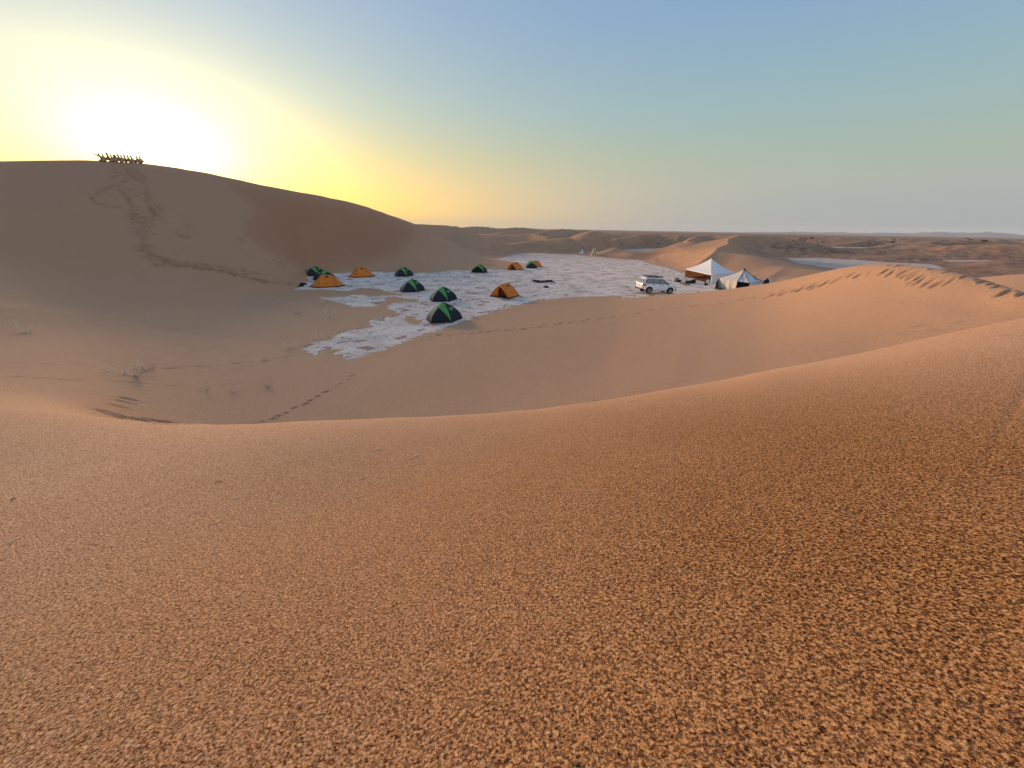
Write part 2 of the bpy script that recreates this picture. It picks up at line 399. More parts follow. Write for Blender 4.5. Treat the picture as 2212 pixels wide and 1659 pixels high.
# dune behind the camp
ridge([(1535, 543, 74), (1558, 532.3, 80), (1574, 527, 85), (1573, 516.5, 95), (1598, 508.2, 110)], 0.24, 0.62, 0.35)
ridge([(1598, 508.2, 110), (1626, 507.4, 112), (1650, 512.5, 110), (1680, 524, 104), (1720, 540, 98), (1747, 549, 95)], 0.3, 0.34, 0.4)
mound(1535, 543, 74, 12.0, 7.5, 0.5); mound(1620, 566, 66, 14, 7, 0.5, h=1.75); mound(1700, 585, 60, 9, 6, 0.5, h=1.0); mound(1480, 556, 72, 8, 6, 0.5, h=1.3)
# far right
ridge([(2010, 536, 235), (2050, 529.5, 250), (2106.6, 522, 262), (2132, 514, 280), (2170, 516, 290)], 0.13, 0.5, 0.4)
ridge([(1905, 533, 215), (1940, 525.6, 225), (1985, 529, 230)], 0.16, 0.35, 0.4); mound(1990, 531, 222, 14, 8)
ridge([(1820, 527, 250), (1850, 523, 262), (1884, 517.6, 285), (1910, 520, 290)], 0.2, 0.5, 0.4)
mound(2180, 528, 195, 16, 8)
# swells beyond the nearer right-hand crest
mound(2440, 560, 52, 9, 7, 0.6, h=3.7); mound(2350, 600, 36, 5, 4, 0.6, h=3.1); mound(2180, 552, 105, 15, 6, 0.4, h=2.2); mound(2080, 556, 112, 16, 5, 0.4, h=1.3)
for px, py, r, sx, sy, h in ((1780, 545, 185, 12, 5, 1.2), (1900, 541, 190, 18, 5, 1.4), (2060, 541, 185, 16, 5, 1.6), (1990, 552, 150, 14, 5, 1.0), (1840, 548, 160, 12, 4, .8)):
    mound(px, py, r, sx, sy, 0.3, h=h)
# the mounds die out before they reach the pans
wpan = np.where(RR[None, :] > 40, np.clip((-SD - 0.3) / 8.0, 0, 1), 1.0); wpan = wpan * wpan * (3 - 2 * wpan)
Z = ZB + (Z - ZB) * wpan

# --- open desert: low dunes running to the horizon, gentle on the windward (left) side, steep in the lee
far = np.clip((RR[None, :] - np.interp(AZw, [-30, 24, 34], [118, 118, 150])[:, None]) / 40, 0, 1) * np.clip((-SD - 3) / 20, 0, 1) * np.where(np.abs(AZw) < 90, 1, 0.5)[:, None]
def transverse(lam, dx, dy, warp, seed, amp):
    w1 = fbm(X / (lam * 1.3) + seed, Y / (lam * 1.3) + seed, 3)
    ph = (X * dx + Y * dy) / lam + warp * w1
    f = ph - np.floor(ph)
    pr = np.where(f < 0.74, (f / 0.74) ** 1.4, np.clip(1 - (f - 0.74) / 0.26, 0, 1) ** 1.3)
    pr = np.clip(pr, 0, 1); m = np.clip((fbm(X / (lam * 0.9) + seed * 3, Y / (lam * 0.7) + 5, 3) - 0.40) * 3.6, 0, 1.15)
    return amp * pr * m
Rg = np.clip(RR[None, :], 0, 4000)
D = transverse(24, 0.86, -0.50, 3.2, 3.3, 1.35) + 0.6 * transverse(11, 0.80, -0.6, 2.2, 21.0, 0.9) + np.clip((Rg - 150) / 150, 0, 1) * transverse(47, 0.9, -0.43, 2.6, 11.0, 1.7)
nf = fbm(X / 190, Y / 120, 3)
D = D * np.interp(AZw, [8, 26], [0.55, 1.0])[:, None] * far * wpan * np.clip(1.25 - Rg / 2600, 0.25, 1) + np.clip((Rg - 450) / 600, 0, 1) * np.clip(nf - 0.45, 0, 1) * 3.0
D = np.minimum(D, 5.0 + 0.4 * np.clip((Rg - 200) / 400, 0, 1))
Zp = Z.copy()
Z = np.where(D > 0, np.maximum(Z, 0) + D * np.clip(1 - Z / 4.5, 0.0, 1), Z)
# hummocks and wind streaks of sand between the pans
hm = np.clip((fbm(X / 2.6, Y / 2.6, 3) - 0.52) * 2.5, 0, 1) * np.clip((RR[None, :] - 52) / 15, 0, 1) * np.clip(1 - Z / 0.8, 0, 1) * np.clip((-SD) / 1.0, 0, 1) * (Rg < 400)
Z = Z + 0.32 * hm
hm2 = np.clip((fbm(X / 5.5 + 31, Y / 4.5, 3) - 0.5) * 2.6, 0, 1) * np.clip((Rg - 95) / 30, 0, 1) * np.clip((-SD - 1) / 3, 0, 1) * np.clip(2.2 - Rg / 500, 0, 1) * np.clip(1 - (Z - 2.5) / 2, 0, 1)
Z = Z + 0.30 * hm2 * np.interp(AZw, [12, 28], [0.15, 1.0])[:, None]
Z = Z + 0.05 * (fbm(X / 1.7, Y / 1.7, 3) - 0.5) * np.clip((Rg - 18) / 20, 0, 1) * (Rg < 500)
# a sand lip on the pans' border and a level floor inside
lip = np.clip(-SD / 2.2, 0, 1); lip = 1 - (1 - lip) ** 2
Z = np.where(Z < 0.6, Z * lip + 0.03 * np.clip(-SD / 0.35, 0, 1) * np.clip(1 + SD / 2.2, 0, 1), Z)
crust = 0.03 * (fbm(X / 0.9, Y / 0.9, 3) - 0.5) + 0.035 * np.clip(fbm(X / 0.35 + 7, Y / 0.35, 2) - 0.55, 0, 1)
Z = Z + np.where(SD > 0, crust * np.clip(SD, 0, 1), 0)
# gentle irregularity of the near dunes
Z = Z + 0.05 * (fbm(X / 3.1 + 3, Y / 3.1, 2) - 0.5) * np.clip((Rg - 9) / 6, 0, 1) * np.clip(1 - Rg / 90, 0, 1)
Z = Z + 0.7 * (fbm(X / 17 + 3, Y / 17, 2) - 0.5) * np.clip((Rg - 34) / 12, 0, 1) * (Zp > 1.5) * np.clip((Zp - 1.5) / 3, 0, 1) * (Rg < 79) * np.clip((79 - Rg) / 12, 0, 1)

def height(x, y):
    a = math.degrees(math.atan2(x, y)); r = math.hypot(x, y)
    a = a if a >= AZ[0] else a + 360
    i = min(max(int(np.searchsorted(AZ, a)) - 1, 0), NA - 2); j = min(max(int(np.searchsorted(RR, r)) - 1, 0), NR - 2)
    u = (a - AZ[i]) / (AZ[i + 1] - AZ[i]); v = (r - RR[j]) / (RR[j + 1] - RR[j])
    return float(Z[i, j] * (1 - u) * (1 - v) + Z[i + 1, j] * u * (1 - v) + Z[i, j + 1] * (1 - u) * v + Z[i + 1, j + 1] * u * v)
def hit(px, py, rmin=2.0, rmax=400.0):
    """where the line of sight through a bearing meets the ground"""
    d = ray(px, py); h = math.hypot(d[0], d[1]); dx, dy, dz = d[0] / h, d[1] / h, d[2] / h
    r = rmin; last = r
    if CAMZ + dz * r <= height(dx * r, dy * r): return None
    while r < rmax:
        if CAMZ + dz * r <= height(dx * r, dy * r):
            a, b = last, r
            for _ in range(12):
                m = (a + b) / 2
                if CAMZ + dz * m <= height(dx * m, dy * m): b = m
                else: a = m
            return np.array([dx * b, dy * b, height(dx * b, dy * b)])
        last = r; r += max(0.05, r * 0.004)
    return None
PRESS = 0.6
TREAD = np.zeros((NA, NR), np.float32)
# --- footprints pressed into the sand
def stamp(P, ang, ln, wd, dep, rim=0.35, tail=0.0):
    """one print: hollow with a soft raised rim; ang = world heading of its length"""
    dep = dep * PRESS
    x0, y0 = P[0], P[1]; ang = ang - math.atan2(x0, y0); r0 = math.hypot(x0, y0); a0 = math.degrees(math.atan2(x0, y0)); ex = ln * 1.6 + tail
    da = math.degrees(ex / r0)
    i0, i1 = np.searchsorted(AZ_D, a0 - da), np.searchsorted(AZ_D, a0 + da); j0, j1 = np.searchsorted(RR, r0 - ex), np.searchsorted(RR, r0 + ex)
    if i1 <= i0 or j1 <= j0: return
    x = X[i0:i1, j0:j1] - x0; y = Y[i0:i1, j0:j1] - y0
    u = (x * cos(ang) + y * sin(ang)); v = (-x * sin(ang) + y * cos(ang))
    lu = np.where(u < 0, ln / 2, ln / 2 + tail)
    q_ = (u / lu) ** 2 + (v / (wd / 2)) ** 2
    TREAD[i0:i1, j0:j1] = np.maximum(TREAD[i0:i1, j0:j1], min(1.0, dep / 0.06) * np.exp(-q_ ** 1.3))
    Z[i0:i1, j0:j1] += -dep * np.exp(-q_ ** 1.5) + dep * rim * np.exp(-((np.sqrt(q_) - 1.45) / 0.35) ** 2)
def trail(pts, ln=0.32, wd=0.17, dep=0.07, step=0.62, gait=0.13, jit=0.06, tail=0.0, tang=None, rmin=2.0):
    W_ = [hit(x, y, rmin) for x, y in pts]; W_ = [w for w in W_ if w is not None]
    k = 0; carry = 0.0
    for a, b in zip(W_[:-1], W_[1:]):
        d = b - a; L = math.hypot(d[0], d[1])
        if L < 1e-3 or L > 14: continue
        t = carry
        while t < L:
            p = a + d * (t / L); n = np.array([-d[1], d[0], 0]) / L
            p = p + n * gait * (1 if k % 2 else -1) + np.array([random.uniform(-jit, jit), random.uniform(-jit, jit), 0])
            s = random.uniform(0.8, 1.2)
            stamp(p, (math.atan2(d[1], d[0]) + math.atan2(p[0], p[1]) + random.uniform(-.25, .25)) if tang is None else tang, ln * s, wd * s, dep * random.uniform(0.7, 1.3), tail=tail * random.uniform(0.4, 1.3))
            k += 1; t += step * random.uniform(0.85, 1.15)
        carry = t - L
def prints(pts, ln=0.34, wd=0.2, dep=0.09, tail=0.0, tang=None, rmin=2.0, ang=0.3):
    for x, y in pts:
        P = hit(x, y, rmin)
        if P is None: continue
        stamp(P, (ang if tang is None else tang) + random.uniform(-.2, .2), ln * random.uniform(.8, 1.25), wd * random.uniform(.8, 1.2), dep * random.uniform(.7, 1.2), tail=tail * random.uniform(.4, 1.3))
# from the crest at our feet down to the pan
prints(q('K', (1420, 943), (1470, 927), (1560, 903), (1600, 880), (1665, 855), (1720, 819), (1738, 812), (1808, 791), (1825, 783), (1850, 760), (1866, 752), (1912, 726), (1926, 719), (1970, 693), (1985, 687), (2060, 654), (2095, 622), (2160, 588), (2190, 560)), 0.20, 0.12, 0.065, rmin=10.5, ang=0.3)
# along the crest on the left
prints(q('K', (405, 746), (375, 770), (315, 797), (205, 834), (235, 862), (262, 860), (320, 880), (350, 881), (430, 897), (470, 903), (580, 914), (620, 918), (640, 925), (700, 936), (740, 942), (830, 948)), 0.32, 0.14, 0.09, tail=0.10, tang=0.0, rmin=6.3)
# walked up along the right-hand dune
T3 = [(930, 726), (960, 724), (1000, 722), (1040, 718), (1080, 714), (1120, 711), (1160, 707), (1200, 701), (1240, 695), (1290, 689), (1350, 681), (1400, 671), (1440, 665), (1500, 661), (1560, 655), (1600, 649), (1640, 640)]
trail(T3, 0.36, 0.2, 0.085, 0.55, rmin=12)
trail(q('F', (20, 672), (65, 655), (130, 645), (210, 625), (300, 606), (400, 585), (480, 575), (570, 540), (640, 522), (720, 497), (800, 480), (880, 476)), 0.42, 0.22, 0.11, 0.5, gait=0.1, tail=0.25, tang=1.0, rmin=14)
trail(q('F', (80, 628), (160, 622), (240, 598), (330, 585), (430, 557), (520, 545), (700, 478), (760, 468)), 0.45, 0.15, 0.06, 0.75, gait=0.05, tail=0.4, tang=1.0, rmin=14)
prints(q('F', (1000, 470), (1070, 478), (1160, 482), (1190, 495), (1240, 510), (1262, 538), (1300, 550), (1380, 562), (1430, 577), (1460, 570), (1500, 560), (1400, 545), (1340, 530), (1330, 500), (1250, 480), (1180, 460), (1100, 455), (1040, 452), (1560, 550), (900, 470)), 0.34, 0.14, 0.065, tail=0.40, tang=1.15, rmin=14)
prints(q('F', (860, 388), (1085, 395), (1140, 402), (1170, 397), (1310, 404), (1450, 428), (1560, 455), (1590, 450), (1700, 497), (1730, 492), (1760, 487), (1820, 518), (1860, 535), (1890, 530), (1940, 556), (1985, 578), (2010, 572), (2030, 640), (2000, 652), (2060, 630), (2190, 640)), 0.36, 0.16, 0.08, tail=0.2, tang=1.1, rmin=14)
# edge of the sand, scattered
trail(q('C', (170, 1065), (200, 1050), (260, 1025), (310, 1000)), 0.3, 0.18, 0.06, 0.5, rmin=14)
trail(q('C', (690, 865), (860, 850), (1000, 830), (1150, 800)), 0.4, 0.15, 0.04, 0.9, tail=0.4, tang=0.1, rmin=14)
prints(q('C', (1430, 780), (1640, 780)), 0.5, 0.15, 0.05, rmin=14)
prints(q('D', (50, 537), (90, 540)), 0.3, 0.18, 0.05, rmin=14)
# faint old prints and little wind scours all over the hollow
prints(q('Q', (620, 128), (740, 128), (430, 70), (340, 95), (360, 120), (130, 110), (60, 150), (250, 385), (310, 388), (345, 392), (120, 410), (490, 386), (520, 384), (100, 471), (130, 472), (230, 482), (260, 483), (370, 486), (500, 491), (550, 490), (660, 490), (760, 498), (800, 497), (740, 348), (780, 360), (830, 355), (870, 356), (820, 372), (890, 381), (680, 368), (990, 339), (885, 508), (915, 538), (950, 557), (925, 580), (820, 615), (650, 320), (590, 330), (1130, 325), (1240, 305), (1265, 303), (1370, 292), (1385, 290), (1500, 272), (1480, 276), (1600, 265), (1100, 155), (1250, 140), (1420, 155)), 0.28, 0.12, 0.028, tail=0.1, tang=0.1, rmin=12)
trail(q('K', (720, 500), (870, 490), (980, 487), (1100, 483), (1200, 468), (1350, 455), (1500, 440), (1620, 418), (1700, 407)), 0.35, 0.15, 0.05, 0.55, gait=0.08, tail=0.2, rmin=12)
for _ in range(90):
    x = random.uniform(0, 640); y = random.uniform(640, 850)
    if x < 230 and y > 745: continue
    prints([(x, y)], random.uniform(.15, .35), 0.10, 0.03, tail=0.15, tang=0.1, rmin=15)
for _ in range(24):
    x = random.uniform(1000, 2100); y = random.uniform(690, 800)
    P = hit(x, y, 12)
    if P is not None and P[2] > 0.1: stamp(P, 0.1, 0.35, 0.1, 0.03, tail=0.2)
# scuffed descent under the people on the crest
def scuff(pts, w, n, dep=0.06, ln=0.34):
    for a, b in zip(pts[:-1], pts[1:]):
        for _ in range(n):
            t = random.random(); x = a[0] + (b[0] - a[0]) * t + random.gauss(0, w); y = a[1] + (b[1] - a[1]) * t + random.gauss(0, w * 0.7)
            P = hit(x, y, 30)
            if P is not None: stamp(P, random.uniform(-.8, .8), ln * random.uniform(.6, 1.5), 0.30 * random.uniform(.7, 1.5), dep * random.uniform(.4, 1.5), rim=0.6)
scuff(q('L', (255, 130), (265, 200), (240, 340), (140, 380), (50, 440), (60, 480), (200, 515), (340, 540)), 2.6, 15)
scuff(q('L', (380, 130), (400, 180), (380, 270), (300, 360), (400, 430), (440, 560)), 4.2, 24)
scuff(q('L', (430, 150), (520, 210), (570, 300), (575, 400), (600, 500), (680, 620)), 4.2, 24)
scuff(q('L', (340, 190), (440, 190), (540, 280)), 7, 45); scuff(q('L', (400, 350), (500, 400), (560, 400)), 6, 20, .04)
scuff(q('L', (440, 540), (480, 650), (600, 700)), 6.0, 40); scuff(q('L', (500, 620), (560, 800)), 12, 50, .04)
scuff(q('L', (600, 480), (780, 560)), 5.0, 34, 0.05); scuff(q('L', (620, 570), (700, 640)), 5, 24)
scuff(q('L', (560, 700), (540, 900), (600, 980), (720, 1070), (860, 1080)), 8, 34, 0.05)
scuff(q('L', (600, 980), (860, 1075), (1200, 1120), (1500, 1190), (1750, 1250), (2080, 1290)), 3.5, 34, 0.06)
scuff(q('L', (800, 1090), (1200, 1135), (1500, 1200), (1750, 1255)), 1.2, 26, 0.07)
scuff(q('L', (1250, 1100), (1500, 1140), (1800, 1200)), 1.2, 16, 0.06); scuff(q('L', (960, 1050), (1200, 1100)), 2, 16, 0.05)
scuff(q('L', (930, 680), (1000, 730)), 2, 8, .05); scuff(q('L', (880, 760), (920, 820), (990, 830), (970, 770)), 1.6, 7, .06)
scuff(q('L', (1450, 820), (1540, 870)), 2, 8, .05); scuff(q('L', (1820, 1040), (1910, 1110)), 2.5, 10, .09)

# ---------------------------------------------------------------- ground mesh
def build_ground():
    nv = NA * NR
    co = np.empty((nv + 1, 3), np.float32)
    co[:nv, 0] = X.ravel(); co[:nv, 1] = Y.ravel(); co[:nv, 2] = Z.ravel()
    co[nv] = (0, 0, 4.85)
    I = np.arange(NA)[:, None]; J = np.arange(NR - 1)[None, :]; I2 = (I + 1) % NA
    quads = np.stack([I * NR + J, I * NR + J + 1, I2 * NR + J + 1, I2 * NR + J], -1).reshape(-1, 4)
    tris = np.stack([np.full(NA, nv), np.arange(NA) * NR, ((np.arange(NA) + 1) % NA) * NR], -1)
    quads = quads[:, ::-1]; tris = tris[:, ::-1]
    me = bpy.data.meshes.new('ground')
    me.vertices.add(nv + 1); me.vertices.foreach_set('co', co.ravel())
    nl = quads.size + tris.size
    me.loops.add(nl); me.loops.foreach_set('vertex_index', np.concatenate([quads.ravel(), tris.ravel()]).astype(np.int32))
    npol = len(quads) + len(tris); me.polygons.add(npol)
    ls = np.concatenate([np.arange(len(quads)) * 4, quads.size + np.arange(len(tris)) * 3]).astype(np.int32)
    me.polygons.foreach_set('loop_start', ls)
    me.update(calc_edges=True); me.validate()
    me.polygons.foreach_set('use_smooth', np.ones(len(me.polygons), bool))
    at = me.attributes.new('pan', 'FLOAT', 'POINT'); v = np.concatenate([SD.ravel(), [-30.0]]).astype(np.float32)
    at.data.foreach_set('value', v)
    at = me.attributes.new('red_and_shade', 'FLOAT', 'POINT'); at.data.foreach_set('value', np.concatenate([RED_SHADE.ravel(), [0.0]]).astype(np.float32))
    at = me.attributes.new('tread', 'FLOAT', 'POINT'); at.data.foreach_set('value', np.concatenate([TREAD.ravel(), [0.0]]).astype(np.float32))
    o = bpy.data.objects.new('ground', me); C.objects.link(o)
    if me.polygons[5].normal.z < 0: me.flip_normals()
    return tag(o, kind='structure')

g = Mat('desert_ground')
geo_n = g.N('ShaderNodeNewGeometry')
pos = geo_n.outputs['Position']
sepp = g.N('ShaderNodeSeparateXYZ'); g.l.new(pos, sepp.inputs[0])
lenv = g.N('ShaderNodeVectorMath', operation='LENGTH'); g.l.new(pos, lenv.inputs[0]); dist = lenv.outputs['Value']
def gn(scale, detail=2, rough=0.5, d=0.0, w='Fac'): return g.noise(scale, detail, rough, pos, d, w)
# sand: mixed pale and dark coarse grains
grain = gn(108, 3, 0.7, 0.0); fine = gn(260, 2, 0.5)
broad = gn(0.16, 3, 0.5); mid = gn(1.3, 3, 0.55)
gmix = g.math('ADD', g.math('MULTIPLY', grain, 0.72), g.math('MULTIPLY', fine, 0.28))
gr = g.N('ShaderNodeValToRGB'); g.l.new(gmix, gr.inputs[0])
e = gr.color_ramp.elements; e[0].position = 0.36; e[0].color = (0.05, 0.016, 0.005, 1); e[1].position = 0.66; e[1].color = (1.0, 0.72, 0.47, 1)
for p_, c_ in ((0.43, (0.27, 0.115, 0.045)), (0.49, (0.56, 0.315, 0.170)), (0.57, (0.78, 0.49, 0.29))):
    z_ = gr.color_ramp.elements.new(p_); z_.color = (*c_, 1)
sand = gr.outputs[0]
# wind-sorted patches: greyer fine sand / redder coarse sand
sand = g.mix(g.rng(broad, 0.35, 0.65, 0.0, 0.30), sand, (0.93, 1.0, 1.04), 'MULTIPLY')
sand = g.mix(g.rng(mid, 0.3, 0.7, 0.0, 0.16), sand, (0.80, 0.74, 0.70), 'MULTIPLY')
# stony brown soil showing between the far dunes
soilm = g.math('MULTIPLY', g.rng(dist, 62, 105), g.rng(sepp.outputs[2], 6.0, 1.5, 0.35, 1.0))
soilm = g.math('MULTIPLY', soilm, g.rng(gn(0.08, 4, 0.6), 0.25, 0.5, 0.45, 1.0))
soilm = g.math('MULTIPLY', soilm, g.rng(sepp.outputs[0], 10, 75, 0.45, 1.0))
soil = g.mix(g.rng(gn(0.5, 4, 0.7), 0.4, 0.62), (0.20, 0.12, 0.075), (0.40, 0.24, 0.15))
sand = g.mix(soilm, sand, soil)
# vignette and light falloff painted on as darker, grainier sand around where we stand
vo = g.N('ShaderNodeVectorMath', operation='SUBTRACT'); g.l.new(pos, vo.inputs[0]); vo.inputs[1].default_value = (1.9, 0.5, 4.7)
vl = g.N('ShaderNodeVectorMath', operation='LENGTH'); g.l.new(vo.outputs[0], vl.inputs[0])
near_falloff = g.math('MULTIPLY', g.rng(vl.outputs['Value'], 6.0, 1.5), g.rng(gn(0.33, 2), 0.3, 0.6, 0.8, 1.0))
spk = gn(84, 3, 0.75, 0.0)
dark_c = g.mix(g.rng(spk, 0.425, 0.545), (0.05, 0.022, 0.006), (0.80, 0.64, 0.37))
sand = g.mix(near_falloff, sand, g.mix(1.0, sand, dark_c, 'MULTIPLY'))
ra_ = g.N('ShaderNodeAttribute', attribute_name='red_and_shade')
sand = g.mix(g.math('MULTIPLY', ra_.outputs['Fac'], 0.8), sand, g.mix(1.0, sand, (0.74, 0.60, 0.52), 'MULTIPLY'))  # redder face plus the great dune's painted shade
# trodden sand; shade in the hollows painted in as a darker tone
td = g.N('ShaderNodeAttribute', attribute_name='tread')
sand = g.mix(g.math('MULTIPLY', td.outputs['Fac'], 0.62), sand, g.mix(1.0, sand, (0.42, 0.34, 0.30), 'MULTIPLY'))
# clay pan
streak = gn(0.9, 5, 0.62, 0.6); patch = gn(0.35, 4, 0.6); lump = gn(3.2, 4, 0.65); ck = gn(7, 4, 0.7)
pan_c = g.mix(g.rng(lump, 0.3, 0.7), (0.66, 0.53, 0.42), (0.97, 0.82, 0.67))
pan_c = g.mix(g.rng(patch, 0.42, 0.66, 0, 0.7), pan_c, (0.50, 0.40, 0.34))
pan_c = g.mix(g.rng(ck, 0.55, 0.66, 0, 0.42), pan_c, (0.26, 0.20, 0.17))
drift = g.math('MULTIPLY', g.rng(streak, 0.565, 0.60), g.rng(lump, 0.35, 0.6, 0.5, 1.0))
pan_c = g.mix(drift, pan_c, (0.27, 0.175, 0.125))
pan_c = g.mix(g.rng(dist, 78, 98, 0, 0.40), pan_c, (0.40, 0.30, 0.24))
pa = g.N('ShaderNodeAttribute', attribute_name='pan')
edge = g.math('ADD', pa.outputs['Fac'], g.math('MULTIPLY', g.math('SUBTRACT', gn(1.6, 5, 0.65), 0.5), 1.5))
pm = g.rng(edge, -0.03, 0.05)
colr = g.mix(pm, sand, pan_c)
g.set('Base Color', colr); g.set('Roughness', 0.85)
g.set('Specular IOR Level', 0.04); 
hgt = g.math('ADD', g.math('MULTIPLY', gmix, 0.0045), g.math('MULTIPLY', gn(24, 2), 0.002))
hgt = g.math('MULTIPLY', hgt, g.rng(dist, 6.0, 60.0, 1.0, 0.6))
hp = g.math('MULTIPLY', g.math('ADD', lump, g.math('MULTIPLY', ck, 0.5)), 0.06)
hh = g.mix(pm, hgt, hp)
bmp = g.N('ShaderNodeBump'); g.l.new(hh, bmp.inputs['Height']); bmp.inputs['Distance'].default_value = 1.0; bmp.inputs['Strength'].default_value = 0.9
g.l.new(bmp.outputs[0], g.p.inputs['Normal'])
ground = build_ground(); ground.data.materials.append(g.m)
# ---------------------------------------------------------------- mesh helpers
def norm(v):
    v = np.asarray(v, float); return v / (np.linalg.norm(v) + 1e-12)
class MB:
    def __init__(s): s.v = []; s.f = []
    def add(s, vs, fs):
        b = len(s.v); s.v += [tuple(map(float, p)) for p in vs]; s.f += [tuple(i + b for i in f) for f in fs]; return s
    def box(s, c, d, rz=0.0, top=1.0):
        x, y, z = d[0] / 2, d[1] / 2, d[2] / 2; vs = []
        for k, t in ((-1, 1.0), (1, top)):
            for a, b in ((-1, -1), (1, -1), (1, 1), (-1, 1)):
                px, py = a * x * t, b * y * t
                vs.append((c[0] + px * cos(rz) - py * sin(rz), c[1] + px * sin(rz) + py * cos(rz), c[2] + k * z))
        return s.add(vs, [(3, 2, 1, 0), (4, 5, 6, 7), (0, 1, 5, 4), (1, 2, 6, 5), (2, 3, 7, 6), (3, 0, 4, 7)])
    def tube(s, pts, rads, n=6, caps=True):
        pts = [np.asarray(p, float) for p in pts]
        if isinstance(rads, (int, float)): rads = [rads] * len(pts)
        rings = []; up = None
        for i, p in enumerate(pts):
            t = norm(pts[min(i + 1, len(pts) - 1)] - pts[max(i - 1, 0)])
            if up is None: up = np.array([0, 0, 1.0]) if abs(t[2]) < 0.9 else np.array([1.0, 0, 0])
            a = norm(np.cross(t, up)); b = np.cross(a, t); up = b
            rings.append([p + rads[i] * (cos(2 * pi * k / n) * a + sin(2 * pi * k / n) * b) for k in range(n)])
        vs = [q_ for r in rings for q_ in r]; fs = []
        for i in range(len(rings) - 1):
            for k in range(n):
                fs.append((i * n + k, i * n + (k + 1) % n, (i + 1) * n + (k + 1) % n, (i + 1) * n + k))
        if caps: fs += [tuple(range(n))[::-1], tuple((len(rings) - 1) * n + k for k in range(n))]
        return s.add(vs, fs)
    def loft(s, rings, closed=True, caps=True):
        n = len(rings[0]); vs = [p for r in rings for p in r]; fs = []
        for i in range(len(rings) - 1):
            for k in range(n if closed else n - 1):
                fs.append((i * n + k, i * n + (k + 1) % n, (i + 1) * n + (k + 1) % n, (i + 1) * n + k))
        if caps: fs += [tuple(range(n))[::-1], tuple((len(rings) - 1) * n + k for k in range(n))]
        return s.add(vs, fs)
    def prism(s, poly, y0, y1, axis='y'):
        """polygon in (x, z) pushed along y (or in (x, y) pushed along z)"""
        n = len(poly)
        P = (lambda a, b, t: (a, t, b)) if axis == 'y' else (lambda a, b, t: (a, b, t))
        vs = [P(a, b, y0) for a, b in poly] + [P(a, b, y1) for a, b in poly]
        fs = [tuple(range(n)), tuple(range(2 * n - 1, n - 1, -1))] + [(i, i + n, (i + 1) % n + n, (i + 1) % n) for i in range(n)]
        return s.add(vs, fs)
    def grid(s, fn, nu, nv):
        vs = [fn(i / nu, j / nv) for i in range(nu + 1) for j in range(nv + 1)]; w = nv + 1
        return s.add(vs, [(i * w + j, (i + 1) * w + j, (i + 1) * w + j + 1, i * w + j + 1) for i in range(nu) for j in range(nv)])
    def blob(s, c, r, n=10, m=7, jit=0.0, rnd=random):
        vs = []; fs = []
        for i in range(1, m):
            th_ = pi * i / m
            for k in range(n):
                q_ = 1 + rnd.uniform(-jit, jit); ph = 2 * pi * k / n
                vs.append((c[0] + r[0] * q_ * sin(th_) * cos(ph), c[1] + r[1] * q_ * sin(th_) * sin(ph), c[2] + r[2] * q_ * cos(th_)))
        for i in range(m - 2):
            for k in range(n): fs.append((i * n + k, (i + 1) * n + k, (i + 1) * n + (k + 1) % n, i * n + (k + 1) % n))
        a = len(vs); vs += [(c[0], c[1], c[2] + r[2]), (c[0], c[1], c[2] - r[2])]
        for k in range(n): fs += [(a, k, (k + 1) % n), (a + 1, (m - 2) * n + (k + 1) % n, (m - 2) * n + k)]
        return s.add(vs, fs)
    def build(s, name, mat, parent=None, smooth=False, bevel=0.0, solid=0.0, sub=0):
        me = bpy.data.meshes.new(name); me.from_pydata(s.v, [], s.f)
        bm = bmesh.new(); bm.from_mesh(me); bmesh.ops.remove_doubles(bm, verts=bm.verts, dist=1e-4)
        bmesh.ops.recalc_face_normals(bm, faces=bm.faces); bm.to_mesh(me); bm.free()
        if smooth: me.polygons.foreach_set('use_smooth', [True] * len(me.polygons))
        me.materials.append(mat)
        o = bpy.data.objects.new(name, me); C.objects.link(o)
        if parent: o.parent = parent
        if bevel: m = o.modifiers.new('bevel', 'BEVEL'); m.width = bevel; m.segments = 2; m.limit_method = 'ANGLE'; m.angle_limit = rad(35)
        if sub: m = o.modifiers.new('sub', 'SUBSURF'); m.levels = m.render_levels = sub
        if solid: m = o.modifiers.new('solid', 'SOLIDIFY'); m.thickness = solid; m.offset = 0
        return o
def empty(name, loc, rz=0.0):
    o = bpy.data.objects.new(name, None); C.objects.link(o); o.location = tuple(map(float, loc)); o.rotation_euler = (0, 0, rz); o.empty_display_size = 0.2; return o
def kids(o): return [c for c in bpy.data.objects if c.parent == o]
def copy_tree(o, parent=None):
    ks = kids(o); c = o.copy(); C.objects.link(c); c.parent = parent
    for k in ks: copy_tree(k, c)
    return c
def view_yaw(px, py, deg):                  # a heading given against the line of sight -> world heading
    return rad(deg - bearing(px, py))
def px_per_m(P):                            # reference-frame pixels per metre at a point
    d = np.asarray(P) - np.array([0, 0, CAMZ]); return FOC / float(np.dot(d, _F))

